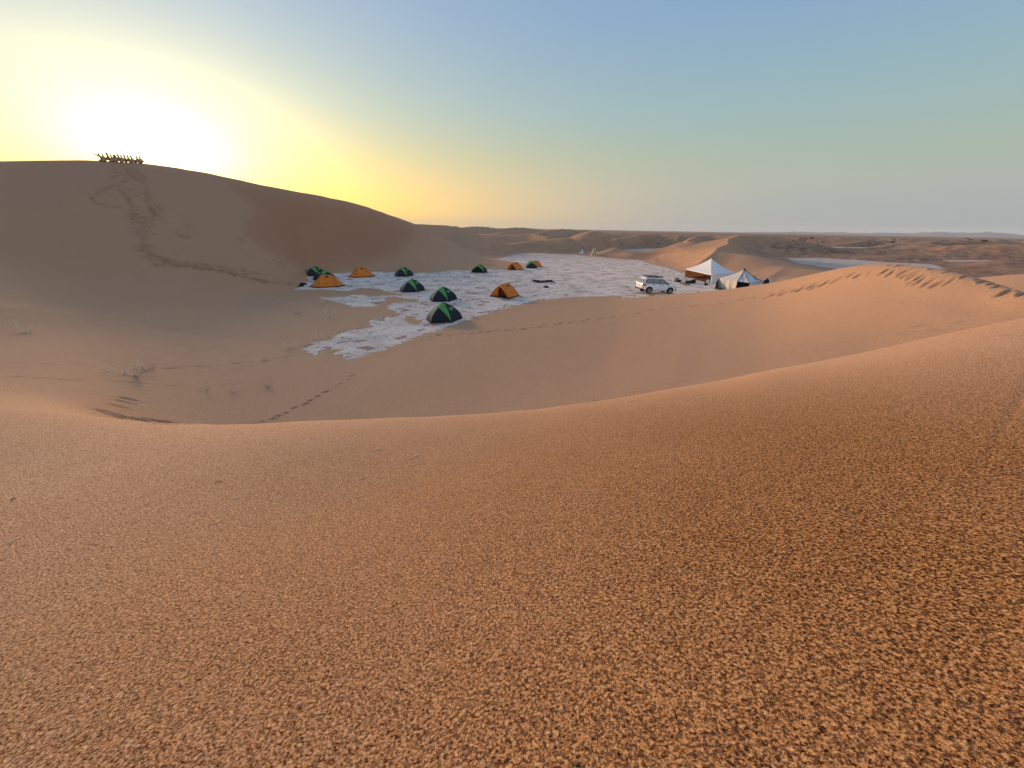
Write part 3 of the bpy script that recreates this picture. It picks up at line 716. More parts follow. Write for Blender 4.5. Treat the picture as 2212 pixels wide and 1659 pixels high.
# ---------------------------------------------------------------- materials
def plain(name, colr, rough=0.7, spec=0.3, var=0.12, scale=6.0, metal=0.0, bump=0.0, detail=3):
    m = Mat(name)
    c2 = tuple(max(0, x * (1 - var * 2)) for x in colr)
    m.set('Base Color', m.mix(m.rng(m.noise(scale, detail, 0.6), 0.3, 0.7), c2, colr)); m.set('Roughness', rough); m.set('Specular IOR Level', spec); m.set('Metallic', metal)
    if bump: m.l.new(m.bump(m.noise(scale * 2, 3), 0.6, bump), m.p.inputs['Normal'])
    return m.m
def cloth(name, colr, trans=0.25, var=0.1, rough=0.75, scale=3.0):
    """thin woven fabric that lets some light through"""
    m = Mat(name)
    n1 = m.noise(scale, 4, 0.6); c = m.mix(m.rng(n1, 0.3, 0.7), tuple(x * (1 - 2 * var) for x in colr), colr)
    m.set('Base Color', c); m.set('Roughness', rough); m.set('Specular IOR Level', 0.35)
    nb = m.bump(m.noise(scale * 1.3, 3, 0.5, dist=0.8), 0.7, 0.05); m.l.new(nb, m.p.inputs['Normal'])
    tr = m.N('ShaderNodeBsdfTranslucent'); m.l.new(c, tr.inputs[0])
    mx = m.N('ShaderNodeMixShader'); mx.inputs[0].default_value = trans
    m.l.new(m.p.outputs[0], mx.inputs[1]); m.l.new(tr.outputs[0], mx.inputs[2]); m.l.new(mx.outputs[0], m.out.inputs[0])
    return m.m
MT = dict(
    green=cloth('green_nylon', (0.12, 0.44, 0.10), 0.2), navy=cloth('navy_nylon', (0.010, 0.016, 0.032), 0.05), grey=cloth('grey_nylon', (0.13, 0.14, 0.15), 0.1),
    orange=cloth('orange_nylon', (0.98, 0.29, 0.03), 0.25), inner=cloth('tent_inner', (0.20, 0.045, 0.015), 0.1), hem=plain('groundsheet_black', (0.02, 0.018, 0.018), 0.7),
    sleeve_g=plain('sleeve_dark', (0.02, 0.03, 0.03), 0.6), sleeve_o=plain('sleeve_orange', (0.30, 0.09, 0.02), 0.6), mesh=plain('vent_mesh', (0.012, 0.014, 0.016), 0.8),
    canvas=cloth('white_canvas', (0.92, 0.92, 0.91), 0.18, 0.05), cream=cloth('cream_canvas', (0.84, 0.78, 0.69), 0.22, 0.07, scale=1.5), lining=cloth('brown_lining', (0.34, 0.15, 0.04), 0.25, 0.25),
    greycan=cloth('grey_canvas', (0.74, 0.76, 0.75), 0.15, 0.08), strap=plain('black_strap', (0.02, 0.02, 0.022), 0.6), black=plain('black_cloth', (0.008, 0.008, 0.010), 0.85, 0.1),
    tarp=plain('dark_green_tarp', (0.03, 0.06, 0.055), 0.5), rug=plain('maroon_rug', (0.10, 0.028, 0.045), 0.95, 0.1, 0.3, 9), yellow=cloth('pale_yellow_canvas', (0.62, 0.58, 0.36), 0.25, 0.06),
    paint=plain('white_paint', (0.92, 0.93, 0.92), 0.25, 0.5, 0.03), rubber=plain('tyre_rubber', (0.015, 0.015, 0.015), 0.85, 0.2), rim=plain('alloy_rim', (0.55, 0.56, 0.58), 0.35, 0.5, 0.05, metal=0.6),
    plastic=plain('black_plastic', (0.018, 0.018, 0.02), 0.5), red=plain('red_lens', (0.30, 0.012, 0.01), 0.2, 0.6), chrome=plain('pale_metal', (0.5, 0.5, 0.5), 0.3, metal=0.7),
    table=plain('pale_table_top', (0.70, 0.66, 0.55), 0.5, 0.4, 0.06), navycloth=plain('navy_sack', (0.012, 0.015, 0.05), 0.8), redplastic=plain('red_plastic', (0.45, 0.07, 0.05), 0.5), whiteplastic=plain('white_plastic', (0.75, 0.74, 0.72), 0.45),
    twig=plain('bleached_wood', (1.0, 0.84, 0.58), 0.8, 0.2, 0.2, 30), twigd=plain('grey_wood', (0.72, 0.60, 0.45), 0.85, 0.2, 0.2, 30), bark=plain('dark_bark', (0.07, 0.045, 0.03), 0.9, 0.1, 0.25, 8),
    leaf=plain('dull_leaves', (0.075, 0.065, 0.035), 0.8, 0.1, 0.3, 4), stone=plain('dark_stone', (0.06, 0.045, 0.04), 0.85, 0.2, 0.2, 12), steel=plain('dark_steel', (0.04, 0.04, 0.045), 0.5, 0.4, metal=0.5))
gl = Mat('car_glass'); gl.set('Base Color', (0.05, 0.065, 0.075)); gl.set('Roughness', 0.06); gl.set('Specular IOR Level', 0.7)
gl.l.new(gl.p.outputs[0], gl.out.inputs[0])
gt = gl.N('ShaderNodeBsdfTransparent'); gt.inputs[0].default_value = (0.55, 0.60, 0.62, 1); gmx = gl.N('ShaderNodeMixShader'); gmx.inputs[0].default_value = 0.62
gl.l.new(gl.p.outputs[0], gmx.inputs[1]); gl.l.new(gt.outputs[0], gmx.inputs[2]); gl.l.new(gmx.outputs[0], gl.out.inputs[0]); MT['glass'] = gl.m
# ---------------------------------------------------------------- dome tents
def tri_patch(mb, P, n, shape):
    """triangle P0 P1 P2 split n ways, every point bent by shape()"""
    P = [np.asarray(p, float) for p in P]; idx = {}; vs = []
    for i in range(n + 1):
        for j in range(n + 1 - i):
            k = n - i - j; idx[(i, j)] = len(vs); vs.append(shape((P[0] * i + P[1] * j + P[2] * k) / n))
    fs = []
    for i in range(n):
        for j in range(n - i):
            fs.append((idx[(i, j)], idx[(i + 1, j)], idx[(i, j + 1)]))
            if i + j < n - 1: fs.append((idx[(i + 1, j)], idx[(i + 1, j + 1)], idx[(i, j + 1)]))
    mb.add(vs, fs)
def dome(H, ex):
    def f(p):
        h = min(max(p[2] / H, 0), 0.999); k = (1 - h ** ex) / (1 - h); return (p[0] * k, p[1] * k, p[2])
    return f
def edge(mb, a, b, shape, r=0.012, n=8, off=0.006):
    a, b = np.asarray(a, float), np.asarray(b, float); pts = []
    for i in range(n + 1):
        q_ = np.array(shape(a + (b - a) * i / n)); w = norm([q_[0], q_[1], 0.4]); pts.append(q_ + w * off)
    mb.tube(pts, r, 5)
def base_sheet(root, pts, mat):
    mb = MB(); n = len(pts)
    lo = [(x * 1.03, y * 1.03, 0.0) for x, y in pts]; hi = [(x * 1.02, y * 1.02, 0.085) for x, y in pts]
    mb.add(lo + hi, [tuple(range(n))[::-1], tuple(range(n, 2 * n))] + [(i, (i + 1) % n, (i + 1) % n + n, i + n) for i in range(n)])
    return mb.build('groundsheet', mat, root)
def pegs(root, pts):
    for x, y in pts:
        mb = MB(); d = norm([x, y, 0]); mb.tube([np.array([x, y, 0.07]), np.array([x, y, 0.0]) + d * 0.28], 0.008, 4); mb.tube([np.array([x, y, 0.05]) + d * 0.28, np.array([x, y, -0.05]) + d * 0.3], 0.014, 4)
        mb.build('peg', MT['hem'], root)
def green_tent(opened=False):
    r = empty('dome_tent', (0, 0, 0)); H, ex = 1.12, 2.1; sh = dome(H, ex)
    A, B_, Cc, D_ = (.95, -.70, 0), (.95, .70, 0), (-.95, .70, 0), (-.95, -.70, 0)
    T, V, V2, Wf, Wb = (0, 0, H), (0, -.37, .90), (0, .37, .90), (-.12, -1.40, 0), (0, 1.30, 0)
    mb = MB()
    for tri in ((T, V, A), (T, V, D_), (T, V2, B_), (T, V2, Cc)): tri_patch(mb, tri, 8, sh)
    mb.build('roof_fly', MT['green'], r, smooth=True)
    mb = MB(); tri_patch(mb, (T, A, B_), 8, sh); mb.build('side_panel', MT['navy'], r, smooth=True)
    mb = MB(); tri_patch(mb, (T, Cc, D_), 8, sh); mb.build('side_panel', MT['navy'], r, smooth=True)
    if opened:
        mb = MB(); tri_patch(mb, (V, D_, (-.78, -1.15, 0)), 6, sh); mb.build('porch', MT['navy'], r, smooth=True)
        mb = MB(); tri_patch(mb, ((0, -.32, .86), (.80, -.55, 0.02), (-.80, -.55, 0.02)), 6, sh); mb.build('inner_wall', MT['mesh'], r, smooth=True)
    else:
        mb = MB(); tri_patch(mb, (V, A, Wf), 8, sh); mb.build('porch', MT['navy'], r, smooth=True)
        mb = MB(); tri_patch(mb, (V, Wf, D_), 8, sh); mb.build('porch_door', MT['grey'], r, smooth=True)
    mb = MB(); tri_patch(mb, (V2, B_, Wb), 6, sh); tri_patch(mb, (V2, Wb, Cc), 6, sh); mb.build('rear_porch', MT['navy'], r, smooth=True)
    base_sheet(r, [(.95, -.70), (.95, .70), (0, 1.30), (-.95, .70), (-.95, -.70), (-.12, -1.40) if not opened else (-.5, -1.0)], MT['hem'])
    for a in (A, B_, Cc, D_):
        mb = MB(); edge(mb, a, T, sh); mb.build('pole_sleeve', MT['sleeve_g'], r)
    # hooded vent high on the side panels
    for sx in (1, -1):
        mb = MB(); e1 = [np.array(sh((sx * a, y, z))) + np.array([sx * .03, 0, .02]) for a, y, z in ((.26, -.11, .80), (.26, .13, .80), (.36, .13, .66), (.36, -.11, .66))]
        mb.add(e1 + [p - np.array([sx * .03, 0, .02]) for p in e1], [(0, 1, 2, 3), (7, 6, 5, 4), (0, 4, 5, 1), (1, 5, 6, 2), (2, 6, 7, 3), (3, 7, 4, 0)]); v = mb.build('vent_hood', MT['green'], r)
        mb = MB(); c_ = np.array(sh((sx * .40, .02, .60))) + np.array([sx * .012, 0, .008]); t1 = np.array([0, 1, 0]); t2 = norm(np.array(sh((sx * .5, .02, .5))) - np.array(sh((sx * .4, .02, .6))))
        mb.add([c_ + .11 * cos(k * pi / 5) * t1 + .10 * sin(k * pi / 5) * t2 for k in range(10)], [tuple(range(10))]); mb.build('vent_mesh', MT['mesh'], v, solid=0.008)
    mb = MB(); mb.blob(np.array(sh((-.42, -.92, .36))) + np.array([-.02, -.02, 0]), (.05, .05, .05), 8, 5)
    if not opened: mb.build('toggle', MT['whiteplastic'], r)
    pegs(r, [(.95, -.70), (.95, .70), (-.95, .70), (-.95, -.70), (-.12, -1.40)])
    return r
def orange_tent(opened=True):
    r = empty('ridge_tent', (0, 0, 0)); H, ex = 1.16, 1.65
    def sh(p):
        h = min(max(p[2] / H, 0), 0.999); k = (1 - h ** ex) / (1 - h); return (p[0] * k, p[1] * (1 + 0.10 * h * (1 - h)), p[2])
    def shv(p): return tuple(p)
    A, B_, Cc, D_ = (1.0, -.85, 0), (1.0, .85, 0), (-1.0, .85, 0), (-1.0, -.85, 0)
    T1, T2, TM = (0, -.55, H * .97), (0, .55, H * .97), (0, 0, H)
    Wf, Wb = (0, -1.68, 0), (0, 1.68, 0)
    def quad(mb, a, b, c, d): tri_patch(mb, (a, b, c), 8, sh); tri_patch(mb, (a, c, d), 8, sh)
    for s_ in (1, -1):
        mb = MB(); a, b = ((s_ * 1.0, -.85, 0), (s_ * 1.0, .85, 0)); m0 = (s_ * 1.0, 0, 0)
        tri_patch(mb, (T1, a, m0), 8, sh); tri_patch(mb, (T1, m0, TM), 8, sh); tri_patch(mb, (TM, m0, T2), 8, sh); tri_patch(mb, (T2, m0, b), 8, sh)
        p_ = mb.build('side_panel', MT['orange'], r, smooth=True)
        mb = MB(); q1 = [np.array(sh((s_ * a_, y, z))) + np.array([s_ * .02, 0, .012]) for a_, y, z in ((.13, -.16, 1.02), (.13, .18, 1.02), (.22, .16, .90), (.22, -.08, .92))]
        mb.add(q1, [(0, 1, 2, 3)]); mb.build('vent', MT['mesh'], p_, solid=0.01)
    # rear porch, closed
    mb = MB(); tri_patch(mb, (T2, B_, Wb), 8, shv); tri_patch(mb, (T2, Wb, Cc), 8, shv); mb.build('rear_porch', MT['orange'], r, smooth=True)
    if opened:
        # the door is tied back: the fly stands out as a hood over a dark opening
        F = (0, -.98, H * .92)
        mb = MB(); tri_patch(mb, (T1, F, (1.0, -.98, 0)), 8, sh); tri_patch(mb, (T1, (1.0, -.98, 0), A), 8, sh); tri_patch(mb, (T1, F, (-1.0, -.98, 0)), 8, sh); tri_patch(mb, (T1, (-1.0, -.98, 0), D_), 8, sh)
        mb.build('porch_hood', MT['orange'], r, smooth=True)
        mb = MB(); tri_patch(mb, ((0, -.93, .98), (-.93, -.93, 0.03), (-.25, -.80, 0.03)), 6, sh); mb.build('door_flap', MT['orange'], r, smooth=True)
        mb = MB(); tri_patch(mb, ((0, -.50, 1.03), (.86, -.50, 0.02), (-.86, -.50, 0.02)), 8, sh); mb.build('inner_wall', MT['inner'], r, smooth=True)
        basep = [(1.0, -.98), (1.0, .85), (0, 1.68), (-1.0, .85), (-1.0, -.98)]
    else:
        mb = MB(); tri_patch(mb, (T1, A, (.08, -1.68, 0)), 8, shv); mb.build('porch', MT['orange'], r, smooth=True)
        mb = MB(); tri_patch(mb, (T1, (-.02, -1.66, 0), D_), 8, shv); mb.build('porch_door', MT['orange'], r, smooth=True)
        mb = MB(); mb.tube([np.array(T1) + (.02, -.03, 0), (.10, -1.0, .62), (.09, -1.70, .02)], 0.03, 5); mb.build('zip_flap', MT['sleeve_o'], r)
        basep = [(1.0, -.85), (1.0, .85), (0, 1.68), (-1.0, .85), (-1.0, -.85), (0, -1.68)]
    base_sheet(r, basep, MT['hem'])
    for a, t in ((A, T1), (B_, T2), (Cc, T2), (D_, T1)):
        mb = MB(); edge(mb, a, t, sh, 0.016); mb.build('pole_sleeve', MT['sleeve_o'], r)
    mb = MB(); edge(mb, T1, TM, sh, 0.016); edge(mb, TM, T2, sh, 0.016); mb.build('ridge_sleeve', MT['sleeve_o'], r)
    pegs(r, basep)
    return r
# kind, image x, image y of the centre of its floor, heading against the line of sight, scale, label
TENTS = [
    ('g', 682, 594.5, -36, 1.0, 'green and navy dome tent half hidden behind another at the dune foot'),
    ('g', 702, 604.5, -150, 1.05, 'green and navy dome tent standing directly behind the leftmost orange tent'),
    ('oc', 708.5, 618.5, -90, 1.0, 'leftmost orange tent, seen side on, in front of a green tent'),
    ('oc', 782, 597.5, -76, 0.98, 'orange tent alone by the foot of the big dune, between the green tents'),
    ('g', 873, 595.5, -36, 1.0, 'green and navy tent at the back of the pan, right of a lone orange tent'),
    ('g', 891.5, 627.5, -34, 1.02, 'green and navy dome tent in the middle row, left of a nearer green tent'),
    ('g', 958.5, 647, -36, 1.0, 'green and navy dome tent directly behind the nearest tent of the camp'),
    ('g', 960.5, 689.5, -33, 1.03, 'nearest and largest looking green and navy tent, by the sand edge'),
    ('go', 1035.5, 588, -20, 1.0, 'green dome tent with a dark open porch, alone at the back near the dune foot'),
    ('oo', 1113, 582, -42, 0.92, 'orange tent with open door, pitched left of an overlapping green and orange pair'),
    ('oc', 1157.5, 575.5, -128, 0.80, 'rearmost orange tent, partly hidden by a green tent'),
    ('g', 1147, 578.5, -170, 0.95, 'green and grey dome tent overlapping the rearmost orange tent'),
    ('oo', 1091.5, 640, -36, 1.0, 'large orange tent with open dark doorway, nearest orange tent to the sand edge'),
]
protos = {}
for k_, px, py, yv, s_, lab in TENTS:
    P = pt_z(px, py, 0.0)
    if k_ not in protos: o = protos[k_] = {'g': lambda: green_tent(False), 'go': lambda: green_tent(True), 'oo': lambda: orange_tent(True), 'oc': lambda: orange_tent(False)}[k_]()
    else: o = copy_tree(protos[k_])
    o.location = (P[0], P[1], height(P[0], P[1]) + 0.008); o.rotation_euler = (0, 0, view_yaw(px, py, yv)); o.scale = (s_, s_, s_)
    tag(o, lab, 'tent', 'green dome tents on the pan' if k_[0] == 'g' else 'orange tents on the pan')

# ---------------------------------------------------------------- big white pavilion
def wall_grid(mb, a, b, z0, z1, nu=14, nv=6, wave=0.03, seed=0.0, z0b=None, z1b=None):
    a, b = np.asarray(a, float), np.asarray(b, float); d = b - a; n = norm([-d[1], d[0], 0])
    def f(u, v):
        p = a + d * u; zt = z1 + ((z1b if z1b is not None else z1) - z1) * u; zb = z0 + ((z0b if z0b is not None else z0) - z0) * u
        w = wave * (1 - v * 0.8) * (sin(u * 17 + seed) + 0.6 * sin(u * 41 + 2 * seed + v * 3))
        return (p[0] + n[0] * w, p[1] + n[1] * w, zb + (zt - zb) * v)
    mb.grid(f, nu, nv)
def roof_face(mb, T, a, b, sag=0.12, n=10):
    T, a, b = (np.asarray(q_, float) for q_ in (T, a, b))
    def sh(p):
        t = (p[2] - a[2]) / max(T[2] - a[2], 1e-3); return (p[0], p[1], p[2] - sag * 4 * t * (1 - t))
    tri_patch(mb, (T, a, b), n, sh)
def pavilion():
    G0 = pt_z(1532.6, 612.1, 0); G1 = pt_z(1479.6, 598.2, 0)
    rF = math.hypot(G0[0], G0[1]); hE = pt_r(1534.6, 592.3, rF)[2]
    E2 = pt_z(1585.5, 588.8, hE)
    c = empty('pavilion_tent', (G0[0], G0[1], 0))
    F0 = np.array([G0[0], G0[1], 0]); L = G1 - F0; Rr = np.array([E2[0], E2[1], 0]) - F0
    a = np.array([0, 0, hE]); b = np.array([L[0], L[1], hE]); d = np.array([Rr[0], Rr[1], hE]); e2 = a + (b - a) + (d - a) - np.array([0, 0, 0]); e2[2] = hE
    mid_ = (b + d) / 2; rP = math.hypot(*(F0 + mid_)[:2]); Tz = pt_r(1536.6, 558.5, rP)[2]
    dT = ray(1536.6, 558.5); Tp = np.array([dT[0], dT[1]]) / math.hypot(dT[0], dT[1]) * rP - F0[:2]
    T = np.array([Tp[0], Tp[1], Tz])
    print('PAV', rF, hE, np.linalg.norm(L), np.linalg.norm(Rr), Tz)
    def o_(p, k=1.02): return np.array([mid_[0] + (p[0] - mid_[0]) * k, mid_[1] + (p[1] - mid_[1]) * k, p[2]])
    A_, B2, D2, E_ = o_(a), o_(b), o_(d), o_(e2)
    mb = MB(); roof_face(mb, T, A_, B2, .16); roof_face(mb, T, D2, A_, .16); roof_face(mb, T, B2, E_, .16); roof_face(mb, T, E_, D2, .16); mb.build('roof', MT['canvas'], c)
    mb = MB()
    for p, q_ in ((A_, B2), (D2, A_), (B2, E_), (E_, D2)):
        P0, Q0 = np.array(p) , np.array(q_)
        def vf(u, v, P0=P0, Q0=Q0):
            w = P0 + (Q0 - P0) * u; return (w[0], w[1], w[2] + 0.01 - v * (0.13 + 0.035 * math.cos(u * 24 * pi)))
        mb.grid(vf, 48, 2)
    mb.build('valance', MT['canvas'], c, solid=0.01)
    mb = MB(); wall_grid(mb, (0, 0, 0), (Rr[0], Rr[1], 0), 0.02, hE - .03, seed=1.0); mb.build('side_wall', MT['canvas'], c, smooth=True)
    mb = MB(); wall_grid(mb, (L[0], L[1], 0), (L[0] + Rr[0], L[1] + Rr[1], 0), 0.02, hE - .03, seed=2.0); mb.build('back_wall', MT['lining'], c, smooth=True)
    mb = MB(); wall_grid(mb, (L[0] + Rr[0], L[1] + Rr[1], 0), (Rr[0], Rr[1], 0), 0.02, hE - .03, seed=3.0); mb.build('side_wall', MT['lining'], c, smooth=True)
    mb = MB(); wall_grid(mb, (.05 * Rr[0], .05 * Rr[1], 0), (.9 * Rr[0], .9 * Rr[1], 0), 0.03, hE - .05, seed=1.5); ob = mb.build('lining', MT['lining'], c, smooth=True); nn = norm([L[0], L[1], 0]) * .12; ob.location = tuple(nn)
    for p in ((0, 0), (L[0], L[1]), (Rr[0], Rr[1]), (L[0] + Rr[0], L[1] + Rr[1])):
        mb = MB(); mb.tube([(p[0], p[1], 0), (p[0], p[1], hE - .02)], 0.03, 6); mb.build('corner_pole', MT['strap'], c)
    cp = T[:2]; mb = MB(); mb.tube([(cp[0], cp[1], 0), (cp[0], cp[1], Tz - .03)], 0.035, 6); mb.build('centre_pole', MT['twigd'], c)
    mb = MB(); mb.tube([T + np.array([0, 0, -.05]), T + np.array([0, 0, .10])], [.06, .015], 6); mb.build('finial', MT['canvas'], c)
    mb = MB(); ln_ = L * 1.0
    mb.add([(L[0] * .03, L[1] * .03, .02), (L[0] * .97, L[1] * .97, .02), (L[0] * .97 + Rr[0] * .96, L[1] * .97 + Rr[1] * .96, .02), (L[0] * .03 + Rr[0] * .96, L[1] * .03 + Rr[1] * .96, .02)], [(0, 1, 2, 3)])
    mb.build('floor_mat', MT['inner'], c, solid=0.02)
    for cn in (A_, B2, D2, E_):
        mb = MB(); dv = norm([cn[0] - mid_[0], cn[1] - mid_[1], 0]); mb.tube([cn, cn + dv * .9 + np.array([0, 0, -hE])], 0.008, 4)
        mb.build('guy_rope', MT['strap'], c)
    tag(c, 'big white pyramid roofed tent with brown lined open front', 'tent')
    return F0, L, Rr, hE
PAV = pavilion()

# ---------------------------------------------------------------- second, patched canvas tent with black straps
def strap_tent():
    c1b = pt_z(1548.5, 622.0, 0); r1 = math.hypot(c1b[0], c1b[1])
    hE = pt_r(1552.8, 600.8, r1)[2]
    e1 = pt_z(1552.8, 600.8, hE); e2 = pt_z(1592.8, 608.3, hE - .02); e3 = pt_z(1619.9, 612.4, hE - .05); e4 = pt_z(1647.6, 609.0, hE - .05)
    ctr = (e2 + e4) / 2 + (e1 - e2) * .5; ctr[2] = 0
    print('STRAP', r1, hE, np.linalg.norm(e2 - e1), np.linalg.norm(e3 - e2), np.linalg.norm(e4 - e3))
    rT = math.hypot(ctr[0], ctr[1]); T = pt_r(1608.3, 582.0, rT)
    c = empty('canvas_tent', ctr); E = [np.asarray(e_) - ctr for e_ in (e1, e2, e3, e4)]; T = T - ctr
    E5 = 2 * np.array([0, 0, hE]) * .5 - np.array([E[1][0], E[1][1], 0]) * 1.0; E5[2] = hE
    E6 = -np.array([E[2][0], E[2][1], 0]); E6[2] = hE
    ring = [E[0], E[1], E[2], E[3], E5, E6]
    mb = MB(); roof_face(mb, T, ring[0], ring[1], .10); mb.build('roof', MT['cream'], c)
    mb = MB(); roof_face(mb, T, ring[1], ring[2], .10); roof_face(mb, T, ring[2], ring[3], .10); mb.build('roof', MT['greycan'], c)['label'] = 'blue grey roof panels between black straps'
    mb = MB(); roof_face(mb, T, ring[3], ring[4], .1); roof_face(mb, T, ring[4], ring[5], .1); roof_face(mb, T, ring[5], ring[0], .1); mb.build('roof', MT['cream'], c)
    g0 = [np.array([p[0] * 1.03, p[1] * 1.03, 0]) for p in ring]
    mb = MB(); wall_grid(mb, g0[0] / 1.03, g0[1] / 1.03, -.02, hE, wave=.06, seed=.7, nu=24, z1b=ring[1][2]); mb.build('side_wall', MT['cream'], c, smooth=True)
    mb = MB(); wall_grid(mb, g0[2] / 1.03, g0[3] / 1.03, .55 * hE, ring[2][2], wave=.05, seed=2.7, nu=16, z0b=.25 * hE); mb.build('side_wall', MT['greycan'], c, smooth=True)
    for i in (3, 4, 5):
        mb = MB(); wall_grid(mb, g0[i] / 1.03, g0[(i + 1) % 6] / 1.03, 0, hE - .03, wave=.04, seed=i); mb.build('side_wall', MT['cream'], c, smooth=True)
    mb = MB(); n = 6; mb.add([(p[0] * .86, p[1] * .86, .02) for p in ring] + [(p[0] * .84, p[1] * .84, hE * .9) for p in ring], [(i, (i + 1) % n, (i + 1) % n + n, i + n) for i in range(n)]); mb.build('dark_interior', MT['black'], c)  # black sheet standing in for the dark inside the open wall
    def strap(a, b, name='strap', r=0.028):
        a, b = np.asarray(a, float), np.asarray(b, float); pts = []
        for k in range(9):
            t = k / 8; p = a + (b - a) * t; p[2] += -0.10 * 4 * t * (1 - t) + .03; pts.append(p)
        m = MB(); m.tube(pts, r, 5); m.build(name, MT['strap'], c)
    strap(T, ring[1]); strap(T, ring[2]); strap(T, ring[3])
    strap(T + (ring[1] - T) * .45 + (ring[2] - ring[1]) * .1, ring[1] + (ring[2] - ring[1]) * .45, r=.018); strap(T + (ring[3] - T) * .55, ring[2] + (ring[3] - ring[2]) * .62)
    mb = MB(); mb.tube([ring[1] + np.array([0, 0, .02]), ring[2] + np.array([0, 0, .02])], .02, 5); mb.build('strap', MT['strap'], c)
    mb = MB(); mb.tube([ring[2] + np.array([0, 0, .02]), ring[3] + np.array([0, 0, .02])], .02, 5); mb.build('strap', MT['strap'], c)
    mb = MB(); mb.blob(T + np.array([0, 0, .03]), (.11, .11, .10), 8, 6); mb.build('pole_cap', MT['strap'], c)
    mb = MB(); mb.tube([T, (T[0], T[1], 0)], .035, 6); mb.build('centre_pole', MT['twigd'], c)
    for i in range(6):
        mb = MB(); mb.tube([ring[i] - np.array([0, 0, .02]), (ring[i][0], ring[i][1], 0)], .022, 5); mb.build('corner_pole', MT['twigd'], c)
    # black cloth pinned to the back corner
    tag(c, 'smaller patched cream tent with black straps over its pointed roof', 'tent')
    top = ring[0] + ctr; bl = pt_z(1542.0, 623.5, 0.02); br = pt_z(1551.5, 620.0, 0.02)
    o = empty('black_cloth', (bl[0], bl[1], 0)); o.name = 'black_cloth'
    mb = MB(); tp = top - bl; tp[2] = hE * .98; bb = br - bl
    def f(u, v):
        base = np.array([0, 0, .0]) + bb * u; p = base + (tp - base) * v; w = .10 * sin(v * 7) * (1 - v); n_ = norm(np.cross(bb, tp)); return tuple(p + n_ * w + np.array([0, 0, .02]))
    mb.grid(f, 8, 14); me_ = mb.build('black_cloth', MT['black'], None, smooth=True, solid=.02); me_.location = (bl[0], bl[1], 0)
    bpy.data.objects.remove(o); me_.name = 'black_cloth'
    tag(me_, 'black cloth draped from the corner of the strapped cream tent to the ground', 'cloth')
    return ctr, ring, hE
STR = strap_tent()
# ---------------------------------------------------------------- toilet tents at the far side of the pan
def teepee():
    b = pt_z(1256.6, 549.2, 0); c = empty('teepee_tent', b, view_yaw(1256, 549, 10)); s = 1.0
    H = pt_r(1257.3, 534.5, math.hypot(b[0], b[1]))[2]; w = 13.0 / px_per_m(b)
    base = [(w * .55 * sx_, w * .5 * sy_) for sx_, sy_ in ((-1, -1), (1, -1), (1, 1), (-1, 1))]
    mb = MB(); 
    for i in range(4):
        a, d = base[i], base[(i + 1) % 4]; tri_patch(mb, ((0, 0, H * .93), (a[0], a[1], 0), (d[0], d[1], 0)), 6, lambda p: (p[0] * .94, p[1] * .94, p[2]))
    mb.build('cover', MT['greycan'], c, smooth=False)
    for x, y in base:
        mb = MB(); t_ = norm([x, y, 0]); mb.tube([(x, y, 0), (-x * .10, -y * .10, H * 1.10)], .035, 5); mb.build('pole', MT['bark'], c)
    tag(c, 'small grey white teepee with dark crossed poles at the far edge of the pan', 'tent')
def cabin():
    b = pt_z(1281.8, 553.0, 0); c = empty('cabin_tent', b, view_yaw(1282, 553, 12))
    H = pt_r(1282, 537.3, math.hypot(b[0], b[1]))[2]; w = 10.5 / px_per_m(b)
    rings = []
    for t in np.linspace(0, 1, 9):
        k = 1.0 - .42 * t; x = w / 2 * k; y = w / 2 * k; off = .12 * w * t
        if t > .9: x *= .72; y *= .72
        ring = []
        for j in range(16):
            a = 2 * pi * j / 16; cx = abs(cos(a)) ** .6 * (1 if cos(a) > 0 else -1); cy = abs(sin(a)) ** .6 * (1 if sin(a) > 0 else -1)
            ring.append((cx * x + off, cy * y, H * (t if t <= .9 else .9 + (t - .9) * 1.0)))
        rings.append(ring)
    mb = MB(); mb.loft(rings); mb.build('cover', MT['yellow'], c, smooth=True)
    mb = MB(); mb.tube([(w * .12, -w / 2 * .98, .05), (w * .17, -w / 2 * .72, H * .72)], .02, 4); mb.build('zip_flap', MT['cream'], c)
    mb = MB(); mb.blob((w * .12, 0, H * .97), (w * .20, w * .2, .10), 10, 6); mb.build('top_cap', MT['cream'], c, smooth=True)
    tag(c, 'tall narrow pale yellow toilet tent beside the small teepee', 'tent')
teepee(); cabin()

# ---------------------------------------------------------------- maroon rug on the pan
def rug():
    Q = [pt_z(x, y, 0.02) for x, y in ((1146.7, 606.6), (1191.2, 607.2), (1198.3, 609.2), (1161.7, 611.0))]
    c = sum(Q) / 4; mb = MB()
    def f(u, v):
        p = (Q[0] * (1 - u) + Q[1] * u) * (1 - v) + (Q[3] * (1 - u) + Q[2] * u) * v
        return tuple(p - c + np.array([0, 0, .03 + .10 * math.exp(-((v - .1) / .18) ** 2) * (.5 + .5 * sin(u * 9)) + .04 * sin(u * 14 + v * 5) ** 2]))
    mb.grid(f, 20, 12); o = mb.build('rug', MT['rug'], None, smooth=True, solid=.03); o.location = tuple(map(float, c)); o.location.z = 0.02
    tag(o, 'crumpled maroon rug spread flat in the middle of the pale pan', 'rug')
rug()

